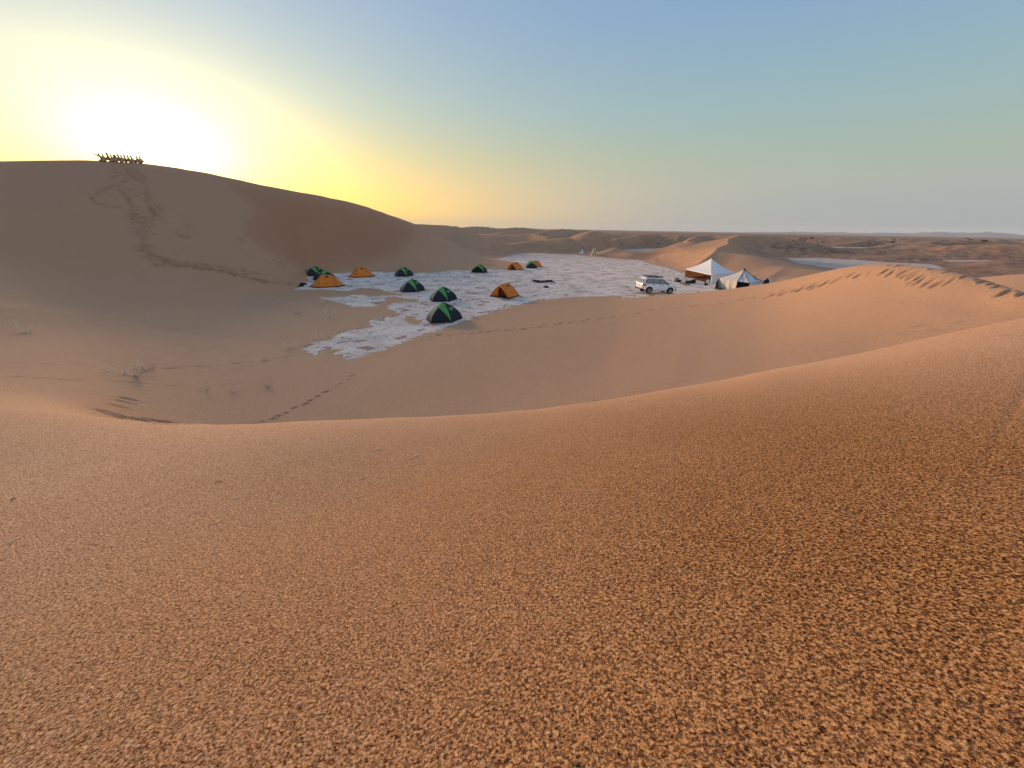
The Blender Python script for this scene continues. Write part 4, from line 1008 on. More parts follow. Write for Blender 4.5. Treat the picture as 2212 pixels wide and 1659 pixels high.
# ---------------------------------------------------------------- white off-road car
def car():
    P = pt_z(1415.5, 633.0, 0.0); root = empty('parked_car', (P[0], P[1], 0.04)); 
    root.rotation_euler = (0, rad(2.0), view_yaw(1425.5, 633, 30)); root.scale = (.86, .86, .86)
    Wd = .88; wb = 2.62; xr, xf = -wb / 2 - .02, wb / 2 + .04; R = .36
    # lower body outline with wheel arches
    def arch(x, r=.44, z=.36, a0=180, a1=0, n=12): return [(x + r * cos(rad(a0 + (a1 - a0) * i / n)), z + r * sin(rad(a0 + (a1 - a0) * i / n))) for i in range(n + 1)]
    low = [(-2.28, .50)] + [(-1.96, .46)] + arch(xr) + [(xr + .5, .33), (xf - .5, .33)] + arch(xf) + [(2.08, .46), (2.16, .62), (2.14, .86), (2.02, 1.00), (1.55, 1.09), (.98, 1.12), (-2.16, 1.12), (-2.24, .95)]
    st = []
    def yprof(z, x):
        k = 1.0 - .05 * max(0, (z - .75) / .37) - .05 * max(0, (.6 - z) / .3)
        if x > 1.5: k *= 1 - .16 * ((x - 1.5) / .66) ** 2
        if x < -1.9: k *= 1 - .08 * ((-1.9 - x) / .35) ** 2
        return Wd * k
    n = len(low); mb = MB(); vs = []; cols = (-1, -.86, 0, .86, 1)
    for t in cols:
        for x, z in low:
            xx = x
            if abs(t) == 1: xx = x * .985 if abs(x) > 1.9 else x
            bul = 1.0 if abs(t) < 1 else (.985 if z > 1.0 else 1.0)
            zz = z if abs(t) < 1 or z < 1.0 else z - .03
            vs.append((xx, yprof(z, x) * t * bul, zz))
    fs = []
    for c_ in range(4):
        for i in range(n): fs.append((c_ * n + i, c_ * n + (i + 1) % n, (c_ + 1) * n + (i + 1) % n, (c_ + 1) * n + i))
    fs += [tuple(range(n))[::-1], tuple(4 * n + i for i in range(n))]
    mb.add(vs, fs); body = mb.build('body', MT['paint'], root, bevel=.025)
    # cabin
    zb, zt = 1.10, 1.70
    sb = [(-2.17, .80), (-1.0, .83), (.2, .83), (1.12, .80)]; stp = [(-1.86, .64), (-1.0, .67), (-.1, .67), (.28, .64)]
    mb = MB(); v0 = [(x, y * s_, zb) for s_ in (-1, 1) for x, y in sb]; v1 = [(x, y * s_, zt - (.05 if i in (0,) else 0) ) for s_ in (-1, 1) for i, (x, y) in enumerate(stp)]
    v2 = [(x * .98, y * s_ * .8, zt + .05 - (.03 if i in (0, 3) else 0)) for s_ in (-1, 1) for i, (x, y) in enumerate(stp)]
    mb.add(v0 + v1 + v2, [(0, 1, 9, 8), (1, 2, 10, 9), (2, 3, 11, 10), (4, 12, 13, 5), (5, 13, 14, 6), (6, 14, 15, 7), (0, 8, 12, 4), (3, 7, 15, 11),
                          (8, 9, 17, 16), (9, 10, 18, 17), (10, 11, 19, 18), (12, 20, 21, 13), (13, 21, 22, 14), (14, 22, 23, 15), (16, 17, 21, 20), (17, 18, 22, 21), (18, 19, 23, 22), (8, 16, 20, 12), (11, 15, 23, 19)])
    mb.build('cabin', MT['paint'], root, bevel=.03)
    def side(s_, x, z):                                       # point on the cabin side
        t = (z - zb) / (zt - zb); xb = np.interp(x, [-2.1, 1.1], [-2.1, 1.1]); y = (.825 + (.665 - .825) * t); return (x, s_ * (y + .006), z)
    wins = [[(-1.78, 1.17), (-.98, 1.17), (-.98, 1.60), (-1.62, 1.60), (-1.80, 1.42)], [(-.92, 1.17), (-.12, 1.17), (-.12, 1.62), (-.92, 1.60)], [(-.05, 1.17), (.98, 1.15), (.86, 1.24), (.36, 1.56), (.22, 1.62), (-.05, 1.62)]]
    for s_ in (-1, 1):
        mb = MB(); pl = [(-1.86, 1.14), (.5, 1.135), (1.06, 1.13), (.92, 1.27), (.42, 1.585), (.24, 1.655), (-.98, 1.64), (-1.66, 1.635), (-1.88, 1.45)]
        mb.add([side(s_, x, z) for x, z in pl], [tuple(range(len(pl)))]); fr = mb.build('window_frame', MT['plastic'], root, solid=.012)
        for w_ in wins:
            mb = MB(); mb.add([(side(s_, x, z)[0], side(s_, x, z)[1] + s_ * .012, z) for x, z in w_], [tuple(range(len(w_)))]); mb.build('window', MT['winlit'], fr)
        for hx in (-.80, .05 + .22):
            mb = MB(); mb.box((hx, s_ * (.875), .97), (.17, .035, .04)); mb.build('door_handle', MT['steel'], root)
        mb = MB(); mb.blob((.92, s_ * .95, 1.19), (.08, .11, .09), 8, 6); mb.build('wing_mirror', MT['plastic'], root, smooth=True)
        mb = MB(); mb.box((0, s_ * .80, .33), (1.75, .14, .05)); mb.build('side_step', MT['plastic'], root)
        # tail lamp wrapping the rear corner
        mb = MB(); mb.add([(-2.235, s_ * .60, 1.06), (-2.21, s_ * .80, 1.20), (-2.06, s_ * .862, 1.08), (-1.72, s_ * .878, .93), (-2.0, s_ * .885, .90), (-2.262, s_ * .80, .93), (-2.268, s_ * .66, .96)], [(0, 1, 5, 6), (1, 2, 4, 5), (2, 3, 4)]); mb.build('tail_light', MT['red'], root, solid=.03)
        mb = MB(); mb.add([(2.155, s_ * .50, .86), (2.14, s_ * .50, .98), (2.0, s_ * .74, 1.0), (1.80, s_ * .835, .97), (1.9, s_ * .83, .86)], [tuple(range(5))]); mb.build('headlight', MT['chrome'], root, solid=.03)
    for s_ in (-1, 1):                                        # door seams
        for x0 in (-.95, -.08, 1.02):
            mb = MB(); mb.box((x0, s_ * (.868 if x0 < 1 else .868), .78), (.012, .03, .62)); mb.build('door_seam', MT['steel'], root)
    mb = MB(); mb.add([(-2.215, -.62, 1.17), (-2.215, .62, 1.17), (-1.935, .54, 1.60), (-1.935, -.54, 1.60)], [(0, 1, 2, 3)]); mb.build('rear_window', MT['winrear'], root, solid=.02)
    mb = MB(); mb.add([(1.10, -.70, 1.16), (1.10, .70, 1.16), (.36, .60, 1.66), (.36, -.60, 1.66)], [(0, 1, 2, 3)]); mb.build('windscreen', MT['glass'], root, solid=.02)
    mb = MB(); mb.box((-2.25, 0, .50), (.16, 1.66, .20)); mb.build('rear_bumper', MT['plastic'], root, bevel=.03)
    mb = MB(); mb.box((2.12, 0, .52), (.16, 1.5, .22)); mb.build('front_bumper', MT['plastic'], root, bevel=.03)
    mb = MB(); mb.box((-2.275, 0, .86), (.03, .46, .13)); mb.build('number_plate', MT['whiteplastic'], root)
    mb = MB(); mb.box((-.05, 0, .42), (3.6, 1.2, .22)); mb.build('underbody', MT['plastic'], root)
    for x in (xr, xf):
        for s_ in (-1, 1):
            mb = MB(); mb.prism(arch(x, .435, .36, 180, 0, 16) + [(x + .435, .30), (x - .435, .30)], s_ * .60, s_ * .845); mb.build('wheel_arch', MT['black'], root)
    # wheels
    for x in (xr, xf):
        for s_ in (-1, 1):
            y0 = s_ * .78; prof_ = [(R * .62, -.12), (R * .93, -.125), (R, -.08), (R, .08), (R * .93, .125), (R * .62, .12)]
            mb = MB(); rings = [[(x + r * cos(2 * pi * k / 28), y0 + s_ * o2, R + r * sin(2 * pi * k / 28)) for k in range(28)] for r, o2 in prof_]
            mb.loft(rings, caps=False); mb.loft([rings[-1], rings[0]], caps=False); ty = mb.build('tyre', MT['rubber'], root, smooth=True)
            mb = MB(); mb.tube([(x, y0 - s_ * .05, R), (x, y0 + s_ * .03, R)], R * .60, 20); dk = mb.build('brake_disc', MT['steel'], ty)
            mb = MB()
            for k in range(6):
                a = 2 * pi * k / 6 + .3; p0 = np.array([x, y0 + s_ * .115, R]); d1 = np.array([cos(a), 0, sin(a)]); d2 = np.array([-sin(a), 0, cos(a)])
                for a2 in (-1, 1):
                    mb.add([p0 + d1 * R * .12, p0 + d1 * R * .60 + d2 * .075 * a2, p0 + d1 * R * .60 + d2 * .015 * a2, p0 + d1 * R * .16], [(0, 1, 2, 3)])
            mb.tube([(x, y0 + s_ * .07, R), (x, y0 + s_ * .12, R)], .05, 10)
            rr_ = [[(x + r * cos(2 * pi * k / 24), y0 + s_ * o2, R + r * sin(2 * pi * k / 24)) for k in range(24)] for r, o2 in ((R * .58, .10), (R * .64, .125), (R * .66, .10))]; mb.loft(rr_, caps=False)
            mb.build('rim', MT['rim'], ty, solid=.01)
    # roof rack with folded gear
    rk = empty('roof_rack', (0, 0, 0)); rk.parent = root
    mb = MB()
    for s_ in (-1, 1):
        mb.tube([(-1.72, s_ * .58, 1.84), (.30, s_ * .58, 1.84)], .025, 5); mb.tube([(-1.72, s_ * .60, 1.93), (.20, s_ * .60, 1.93)], .018, 5)
        for x in (-1.7, -1.0, -.4, .2): mb.tube([(x, s_ * .58, 1.74), (x, s_ * .60, 1.93)], .018, 5)
    for x in (-1.72, -1.3, -.9, -.5, -.1, .28): mb.tube([(x, -.6, 1.86), (x, .6, 1.86)], .018, 5)
    mb.tube([(-1.72, -.6, 1.93), (-1.72, .6, 1.93)], .018, 5)
    bpy.data.objects.remove(rk); rk = mb.build('roof_rack', MT['plastic'], root)
    mb = MB(); mb.box((-.75, .05, 1.905), (1.55, .95, .05)); mb.build('sand_board', MT['plastic'], rk, bevel=.01)
    mb = MB(); mb.box((-.2, -.25, 1.93), (1.25, .28, .035), .06); mb.build('sand_board', MT['steel'], rk, bevel=.01)
    tag(root, 'white four wheel drive car with black roof rack parked by the sand edge', 'car')
# opaque panes; the pale light seen in them is painted into the base colour
def winmat(name, base, tr):
    w_ = Mat(name); w_.set('Base Color', base); w_.set('Roughness', 0.08); w_.set('Specular IOR Level', 0.6); return w_.m
MT['winlit'] = winmat('side_glass', (0.22, 0.25, 0.26), 0); MT['winrear'] = winmat('rear_glass', (0.30, 0.33, 0.34), 0)
car()

# ---------------------------------------------------------------- kitchen corner: low tables, crates, stool
def low_table(px, py, w, d, h, yaw, lab):
    P = pt_z(px, py, 0); o = empty('low_table', (P[0], P[1], .02), view_yaw(px, py, yaw))
    mb = MB(); mb.box((0, 0, h), (w, d, .03)); mb.build('table_top', MT['table'], o, bevel=.01)
    for sx_ in (-1, 1):
        for sy_ in (-1, 1):
            mb = MB(); mb.tube([(sx_ * w * .47, sy_ * d * .44, 0), (sx_ * w * .40, sy_ * d * .40, h - .01)], .016, 5); mb.build('leg', MT['steel'], o)
    tag(o, lab, 'table', 'low tables outside the white tent'); return o
low_table(1470.5, 606.0, .95, .62, .42, 8, 'rearmost low table with a white top outside the white tent')
low_table(1489.5, 608.6, 1.0, .60, .40, -6, 'low pale topped table nearest the open front of the white tent')
low_table(1476.8, 609.3, .82, .52, .36, 4, 'smallest pale yellow topped low table, in front of the others')
def crate(px, py, w, d, h, yaw, lab, lid=False):
    P = pt_z(px, py, 0); o = empty('black_crate', (P[0], P[1], .02), view_yaw(px, py, yaw))
    mb = MB(); t = .02
    mb.box((0, 0, t / 2 + .01), (w, d, t))
    for s_ in (-1, 1):
        for z in (h * .12, h * .5, h * .92): mb.box((s_ * (w / 2 - t / 2), 0, z), (t, d, h * .16)); mb.box((0, s_ * (d / 2 - t / 2), z), (w - 2 * t - .004, t, h * .16))
        for s2 in (-1, 1): mb.box((s_ * (w / 2 - .012), s2 * (d / 2 - .012), h / 2), (.034, .034, h + .004))
    mb.build('slatted_box', MT['plastic'], o)
    mb = MB(); mb.box((0, 0, h * .42), (w * .8, d * .8, h * .7)); mb.build('contents', MT['whiteplastic'] if lid else MT['steel'], o)
    tag(o, lab, 'crate', 'black crates by the low tables')
crate(1461.0, 608.6, .46, .40, .44, 5, 'leftmost black crate with something white inside, apart from the tables', True)
crate(1497.5, 611.6, .48, .40, .40, -8, 'black crate at the right end of the row of low tables')
crate(1491.0, 612.4, .40, .36, .34, 20, 'black crate second from the right end of the low tables')
crate(1467.0, 609.8, .36, .34, .30, -15, 'small black crate between the leftmost crate and the smallest table')
crate(1484.5, 612.4, .42, .34, .28, 0, 'low black crate in front of the tables, left of two taller crates')
def pots(px, py, n, lab):
    P = pt_z(px, py, 0); o = empty('cooking_tray', (P[0], P[1], .02), view_yaw(px, py, 0))
    mb = MB(); mb.box((0, 0, .02), (.62, .34, .03)); mb.build('tray', MT['steel'], o, bevel=.01)
    for k in range(n):
        mb = MB(); x = -.2 + .4 * k / max(n - 1, 1); mb.loft([[(x + r * cos(2 * pi * j / 12), r * sin(2 * pi * j / 12), z) for j in range(12)] for r, z in ((.07, .035), (.09, .06), (.09, .13), (.08, .14))]); mb.build('pot', MT['chrome'], o, smooth=False)
    tag(o, lab, 'tray')
pots(1474.5, 613.0, 2, 'tray with two metal pots on the ground before the smallest low table'); pots(1484.0, 615.0, 0, 'bare dark tray lying on the ground in front of the black crates')
def stool():
    P = pt_z(1521.5, 614.3, 0); o = empty('folding_stool', (P[0], P[1], .02), view_yaw(1521, 614, 15))
    mb = MB(); mb.grid(lambda u, v: ((u - .5) * .42, (v - .5) * .34, .40 - .05 * sin(pi * u)), 8, 2); mb.build('seat', MT['redplastic'], o, smooth=True, solid=.02)
    for s_ in (-1, 1):
        for k in (-1, 1):
            mb = MB(); mb.tube([(k * .20, s_ * .15, .40), (-k * .20, s_ * .15, 0)], .014, 5); mb.build('leg', MT['steel'], o)
    tag(o, 'red folding stool outside the white tent corner', 'stool')
    P = pt_z(1524.5, 616.4, 0); o = empty('cool_box', (P[0], P[1], .015), view_yaw(1524, 616, 5))
    mb = MB(); mb.box((0, 0, .12), (.34, .24, .22)); mb.build('box', MT['navycloth'], o, bevel=.02)
    mb = MB(); mb.box((0, 0, .25), (.36, .26, .035)); mb.build('lid', MT['plastic'], o, bevel=.01)
    tag(o, 'small dark blue cool box in front of the red stool', 'box')
    P = pt_z(1528.5, 612.6, 0); o = empty('water_jug', (P[0], P[1], .015))
    mb = MB(); mb.loft([[(r * cos(2 * pi * j / 14), r * sin(2 * pi * j / 14), z) for j in range(14)] for r, z in ((.13, 0), (.15, .05), (.15, .32), (.10, .42), (.05, .46))]); mb.build('jug', MT['whiteplastic'], o, smooth=True)
    mb = MB(); mb.tube([(0, 0, .455), (0, 0, .50)], .045, 10); mb.build('cap', MT['redplastic'], o)
    tag(o, 'white water jug at the front corner of the white tent', 'jug')
    P = pt_z(1530.0, 617.0, 0); mb = MB(); mb.tube([(-.1, 0, .03), (.05, .02, .08), (.22, -.03, .03)], [.05, .07, .04], 7); ob = mb.build('white_bag', MT['whiteplastic'], None, smooth=True); ob.location = (P[0], P[1], .02)
    tag(ob, 'small white bag lying right of the dark blue cool box', 'bag')
stool()
def sack():
    P = pt_z(1653.6, 616.5, 0); o = empty('blue_sack', (P[0], P[1], .0)); k = 5.6 / px_per_m(P)
    mb = MB(); mb.loft([[(r * k * cos(2 * pi * j / 14) * (1 + .06 * sin(3 * j)), r * k * sin(2 * pi * j / 14), z * k * 2.1) for j in range(14)] for r, z in ((.9, 0), (1.05, .2), (1.0, .6), (.85, .9), (.5, 1.05), (.3, 1.1))]); mb.build('sack_body', MT['navycloth'], o, smooth=True)
    mb = MB(); mb.tube([(0, 0, k * 2.3), (.05, 0, k * 2.55)], [k * .22, k * .34], 8); mb.build('sack_neck', MT['navycloth'], o, smooth=True)
    tag(o, 'stuffed dark blue sack standing at the right end of the strapped tent', 'sack')
    P = pt_z(1563.0, 626.0, 0); mb = MB()
    def f(u, v): return ((u - .5) * 1.7, (v - .5) * .7, .03 + .14 * math.exp(-((u - .18) / .16) ** 2) * (.6 + .4 * sin(v * 9)) + .05 * sin(u * 13 + v * 4) ** 2)
    mb.grid(f, 20, 10); ob = mb.build('folded_tarp', MT['tarp'], None, smooth=True, solid=.02); ob.location = (P[0], P[1], .01); ob.rotation_euler = (0, 0, view_yaw(1563, 626, -8))
    tag(ob, 'dark green tarp crumpled on the ground before the cream tent wall', 'tarp')
sack()
def stone(px, py, s_, lab, flat=.6, mat='stone'):
    P = pt_z(px, py, 0.0); P2 = hit(px, py, 12); P = P2 if P2 is not None else P
    rr_ = random.Random(int(px * 7)); mb = MB(); mb.blob((0, 0, s_ * flat * .5), (s_, s_ * .8, s_ * flat), 9, 6, .18, rr_); o = mb.build('stone', MT[mat], None, smooth=True); o.location = tuple(map(float, P)); o.rotation_euler = (0, 0, rr_.random() * 3)
    tag(o, lab, 'stone', 'loose dark stones')
stone(1371.3, 640.4, .10, 'dark stone on the sand below the rear of the white car')
stone(995.5, 648.3, .08, 'small dark stone just right of the middle green tent, left of another')
stone(1020.9, 647.5, .08, 'small dark stone midway between the green tent and the open orange tent')
stone(1391, 645, .0501, 'tiny dark stone at the edge of the pan under the car')
def bag(px, py, l, yaw, lab):
    P = pt_z(px, py, 0); mb = MB(); mb.tube([(-l / 2, 0, .05), (-l * .2, .03, .09), (l * .2, -.02, .10), (l / 2, 0, .05)], [.04, .10, .10, .05], 8); o = mb.build('dark_bag', MT['black'], None, smooth=True)
    o.location = (P[0], P[1], .01); o.rotation_euler = (0, 0, view_yaw(px, py, yaw)); tag(o, lab, 'bag', 'dark bags left on the pan')
bag(650.6, 619.2, .55, 5, 'dark bag on the tip of the pan, nearest the sand'); bag(652.5, 614.6, .45, 0, 'dark bag on the pan tip, behind and left of a pair'); bag(658.0, 615.4, .5, 10, 'dark bag on the pan tip, closest to the leftmost orange tent')
bag(1179.6, 621.6, .6, 3, 'dark bundle on the pan just below the maroon rug')
# ---------------------------------------------------------------- dry plants and twigs
def branchy(mb, base, d, L, r, depth, rnd, droop=0.0, n=4):
    p = np.array(base, float); d = norm(d); pts = [p.copy()]
    for k in range(n):
        d = norm(d + np.array([rnd.uniform(-.35, .35), rnd.uniform(-.35, .35), rnd.uniform(-.15, .25) - droop])); p = p + d * L / n; pts.append(p.copy())
    mb.tube(pts, [r * (1 - .7 * i / n) for i in range(n + 1)], 5)
    if depth > 0:
        for _ in range(rnd.choice((2, 3))):
            k = rnd.randint(1, n - 1); a = rnd.uniform(0, 2 * pi)
            branchy(mb, pts[k], norm(d + np.array([cos(a), sin(a), .5]) * .9), L * rnd.uniform(.45, .7), r * .55, depth - 1, rnd, droop, n)
def dry_bush(px, py, size, n, lab, seed, mat='twig', spread=.9, r=.012, depth=2, name='dry_shrub', cat='shrub', group='bleached dry shrubs on the sand', lean=(0, 0)):
    P = hit(px, py, 11)
    if P is None: return
    rnd = random.Random(seed); root = empty(name, P); s_ = size
    for k in range(n):
        mb = MB(); a = 2 * pi * k / n + rnd.uniform(-.5, .5); sp = spread * rnd.uniform(.3, 1.1)
        branchy(mb, (0, 0, -.02), (cos(a) * sp + lean[0], sin(a) * sp + lean[1], rnd.uniform(.25, .9)), s_ * rnd.uniform(.7, 1.15), r, depth, rnd)
        mb.build('branch', MT[mat], root)
    return tag(root, lab, cat, group)
dry_bush(292, 812.0, .62, 6, 'largest bleached dry shrub, forked and low on the sand at the lower left', 3, r=.028)
dry_bush(303, 806.5, .30, 7, 'low dry grass clump just right of the largest bleached shrub', 4, 'twigd', r=.010, name='dry_grass_clump', cat='grass clump', group='dry grass clumps')
dry_bush(317, 800.5, .32, 7, 'dry grass clump tailing off behind the largest bleached shrub', 5, 'twigd', r=.010, name='dry_grass_clump', cat='grass clump', group='dry grass clumps')
dry_bush(327, 799.0, .20, 6, 'smallest dry grass clump at the end of the row behind the big bleached shrub', 6, 'twigd', r=.010, name='dry_grass_clump', cat='grass clump', group='dry grass clumps')
dry_bush(628, 753, .50, 4, 'upright bleached shrub just left of the near tip of the pan', 7, r=.020)
dry_bush(709.5, 682.5, .50, 5, 'bushy bleached shrub on the sand between the two left tongues of the pan', 8, r=.020)
dry_bush(700.5, 653.5, .50, 4, 'faint bleached shrub just under the thin middle tongue of the pan', 9, r=.018)
dry_bush(688, 731.5, .45, 3, 'sparse bleached twig shrub above the near tongue of the pan', 10, r=.012, depth=1)
dry_bush(571, 780, .30, 4, 'thin dry shrub beside the faint line of footprints below the pan tip', 11, 'twigd', r=.013, depth=1)
dry_bush(507, 849, .45, 4, 'dark dry branch lying in the bottom of the hollow', 12, 'twigd', r=.010, spread=1.6, depth=1)
dry_bush(578, 836, .34, 5, 'pale matted dry shrub low in the hollow right of the dark branch', 13, 'twigd', r=.013, spread=1.8)
dry_bush(446, 846, .34, 4, 'flattened dry twigs left of the dark branch in the hollow', 14, 'twigd', r=.010, spread=1.8, depth=1)
dry_bush(645, 679.5, .50, 8, 'round grey dry shrub on a small sand mound above the bushy bleached shrub', 15, 'twigd', r=.010, spread=1.3)
dry_bush(62, 719, .55, 8, 'pale dry shrub at the far left on the foot of the big dune', 16, 'twig', r=.012, spread=1.4)
dry_bush(2004, 658, .22, 2, 'small bleached twig standing on the right hand dune below its crest', 17, 'twig', r=.010, depth=0, group=None)
dry_bush(1285, 866, .13, 2, 'tiny dark sprout at the sand rim, left of its twin', 18, 'bark', r=.010, depth=0, name='dry_sprout', cat='sprout', group='dark sprouts at the rim')
dry_bush(1298, 865, .10, 1, 'tiny dark sprout at the sand rim, right of its twin', 19, 'bark', r=.010, depth=0, name='dry_sprout', cat='sprout', group='dark sprouts at the rim')
def straw(px, py, L, slope, lab, r=.0022, rmin=.8, mat='twig'):
    P = hit(px, py, rmin)
    if P is None: return
    az_ = math.atan2(P[0], P[1]); a = -az_ + rad(slope); dv = np.array([cos(a), sin(a)]) * L / 2
    A_ = np.array([P[0] - dv[0], P[1] - dv[1], 0]); B_ = np.array([P[0] + dv[0], P[1] + dv[1], 0]); A_[2] = height(*A_[:2]) + r * 1.2; B_[2] = height(*B_[:2]) + r * 1.6
    mb = MB(); m_ = (A_ + B_) / 2; m_[2] += r * 1.4; mb.tube([A_ - P, m_ - P + np.array([0, 0, r]), B_ - P], [r * .8, r, r * .6], 6); o = mb.build('straw', MT[mat], None, smooth=True); o.location = tuple(P)
    tag(o, lab, 'straw', 'bits of straw on the near sand')
straw(32, 1168, .075, 40, 'thick pale straw at the left edge of the near sand', .0035)
straw(895, 987, .16, 50, 'pale straw near the rim, left of centre', .004); straw(1100, 934, .13, 45, 'pale straw close behind the sand rim in the middle', .004)
straw(815, 972, .14, 15, 'thin straw just left of the thicker pale straw by the rim', .003); straw(782, 1034, .07, 10, 'short straw below the two pale straws left of centre', .003)
straw(322, 1087, .09, 45, 'pale straw on the left slope, highest of a loose group of three', .003); straw(426, 1107, .05, 30, 'short pale straw on the left slope, middle of three', .0025); straw(467, 1129, .09, 25, 'lower straw of a loose group of three on the left slope', .0025)
straw(510, 1076, .07, 35, 'single faint straw on the slope above the loose group of three', .0025); straw(472, 1042, .05, 0, 'dark straw fragment high on the left slope', .003, mat='bark')
straw(1362, 868, .16, 20, 'pale straw lying on the rim right of the dark sprouts', .004); straw(1517, 860, .10, 20, 'short pale straw on the rising rim at right', .004)
straw(29, 1081, .03, 30, 'tiny dark fragment near the left edge', .004, mat='bark')
straw(1675, 667, .35, 60, 'pale stick on the slope below the strapped tent', .008, rmin=13)

# ---------------------------------------------------------------- tree and bushes on the plain
def leafcloud(mb, c, rad_, n, size, rnd):
    for _ in range(n):
        u = norm([rnd.gauss(0, 1), rnd.gauss(0, 1), rnd.gauss(0, .7)]) * rad_ * rnd.random() ** .5; p = np.array(c) + u
        a = norm([rnd.gauss(0, 1) for _ in range(3)]); b = norm(np.cross(a, [rnd.gauss(0, 1) for _ in range(3)])); s_ = size * rnd.uniform(.6, 1.4)
        mb.add([p - a * s_, p + b * s_ * .5, p + a * s_, p - b * s_ * .5], [(0, 1, 2, 3)])
def acacia():
    P = pt_z(1730, 529.5, 0.15); r0 = math.hypot(P[0], P[1]); P[2] = height(P[0], P[1]); k = 1 / px_per_m(P); o = empty('acacia_tree', P, view_yaw(1730, 530, 0)); rnd = random.Random(5)
    H = 15.5 * k; w = .35 * k * 3
    tr = [np.array([0, 0, -.1]), np.array([.6 * k, 0, .25 * H]), np.array([2.0 * k, .2, .45 * H])]; mb = MB(); mb.tube(tr, [1.1 * k, .8 * k, .5 * k], 7); mb.build('trunk', MT['bark'], o)
    tips = []
    for dx, hz, dy in ((-4.0, .95, 0), (-1.5, 1.0, 1), (1.2, .98, -1), (4.2, .92, .5), (7.5, .78, 0), (-5.2, .72, .5), (6.0, .62, -1)):
        mb = MB(); e = np.array([dx * k, dy * k * 2, hz * H]); b = tr[1] if dx < 0 else tr[2]; mdl = (b + e) / 2 + np.array([dx * .12 * k, 0, -.04 * H])
        mb.tube([b, mdl, e], [.5 * k, .32 * k, .12 * k], 5); mb.build('limb', MT['bark'], o); tips.append((mdl, e))
    mb = MB()
    for m_, e in tips:
        leafcloud(mb, e, 2.0 * k, 46, .38 * k, rnd); leafcloud(mb, (m_ + e) / 2, 1.5 * k, 16, .3 * k, rnd)
    mb.build('crown', MT['leaf'], o); tag(o, 'lone sparse thorn tree leaning on the plain right of the camp', 'tree')
acacia()
def bush_proto(seed):
    rnd = random.Random(seed); mb = MB()
    for _ in range(7):
        c = (rnd.uniform(-.8, .8), rnd.uniform(-.8, .8), rnd.uniform(.25, .75)); mb.blob(c, (.42, .42, .36), 7, 5, .25, rnd); leafcloud(mb, c, .62, 26, .14, rnd)
    for _ in range(4): mb.tube([(0, 0, -.1), (rnd.uniform(-.5, .5), rnd.uniform(-.5, .5), .5)], .05, 4)
    return mb.build('desert_bush', MT['leaf'])
bp = [bush_proto(31 + i) for i in range(3)]; used = [False] * 3; rb = random.Random(12); nb = 0
while nb < 64:
    az_ = rb.choice((rb.uniform(2, 53), rb.uniform(22, 53))); r_ = math.exp(rb.uniform(math.log(270), math.log(900)))
    x, y = r_ * sin(rad(az_)), r_ * cos(rad(az_))
    i = rb.randrange(3); o = bp[i] if not used[i] else bp[i].copy()
    if used[i]: C.objects.link(o)
    used[i] = True; s_ = rb.uniform(.35, .85) * (1 + r_ / 700); o.location = (x, y, height(x, y) - .05); o.rotation_euler = (0, 0, rb.random() * 6); o.scale = (s_ * rb.uniform(1, 1.7), s_, s_ * rb.uniform(.6, 1))
    tag(o, 'small dark bush dotting the far plain towards the horizon', 'bush', 'dark bushes on the far plain'); nb += 1

# ---------------------------------------------------------------- people sitting on the crest
def skin_mesh(name, verts, edges, radii, sub=2):
    me = bpy.data.meshes.new(name); me.from_pydata([tuple(v) for v in verts], edges, []); o = bpy.data.objects.new(name, me); C.objects.link(o)
    m = o.modifiers.new('skin', 'SKIN'); m.use_smooth_shade = True
    for i, r in enumerate(radii):
        sv = me.skin_vertices[0].data[i]; sv.radius = (r, r) if isinstance(r, (int, float)) else r; sv.use_root = (i == 0)
    s2 = o.modifiers.new('sub', 'SUBSURF'); s2.levels = s2.render_levels = sub
    dg = bpy.context.evaluated_depsgraph_get(); me2 = bpy.data.meshes.new_from_object(o.evaluated_get(dg)); bpy.data.objects.remove(o)
    me2.name = name; return me2
def join_mb(me, mb):
    bm = bmesh.new(); bm.from_mesh(me); t = bpy.data.meshes.new('t'); t.from_pydata(mb.v, [], mb.f); bm.from_mesh(t); bm.to_mesh(me); bm.free(); bpy.data.meshes.remove(t)
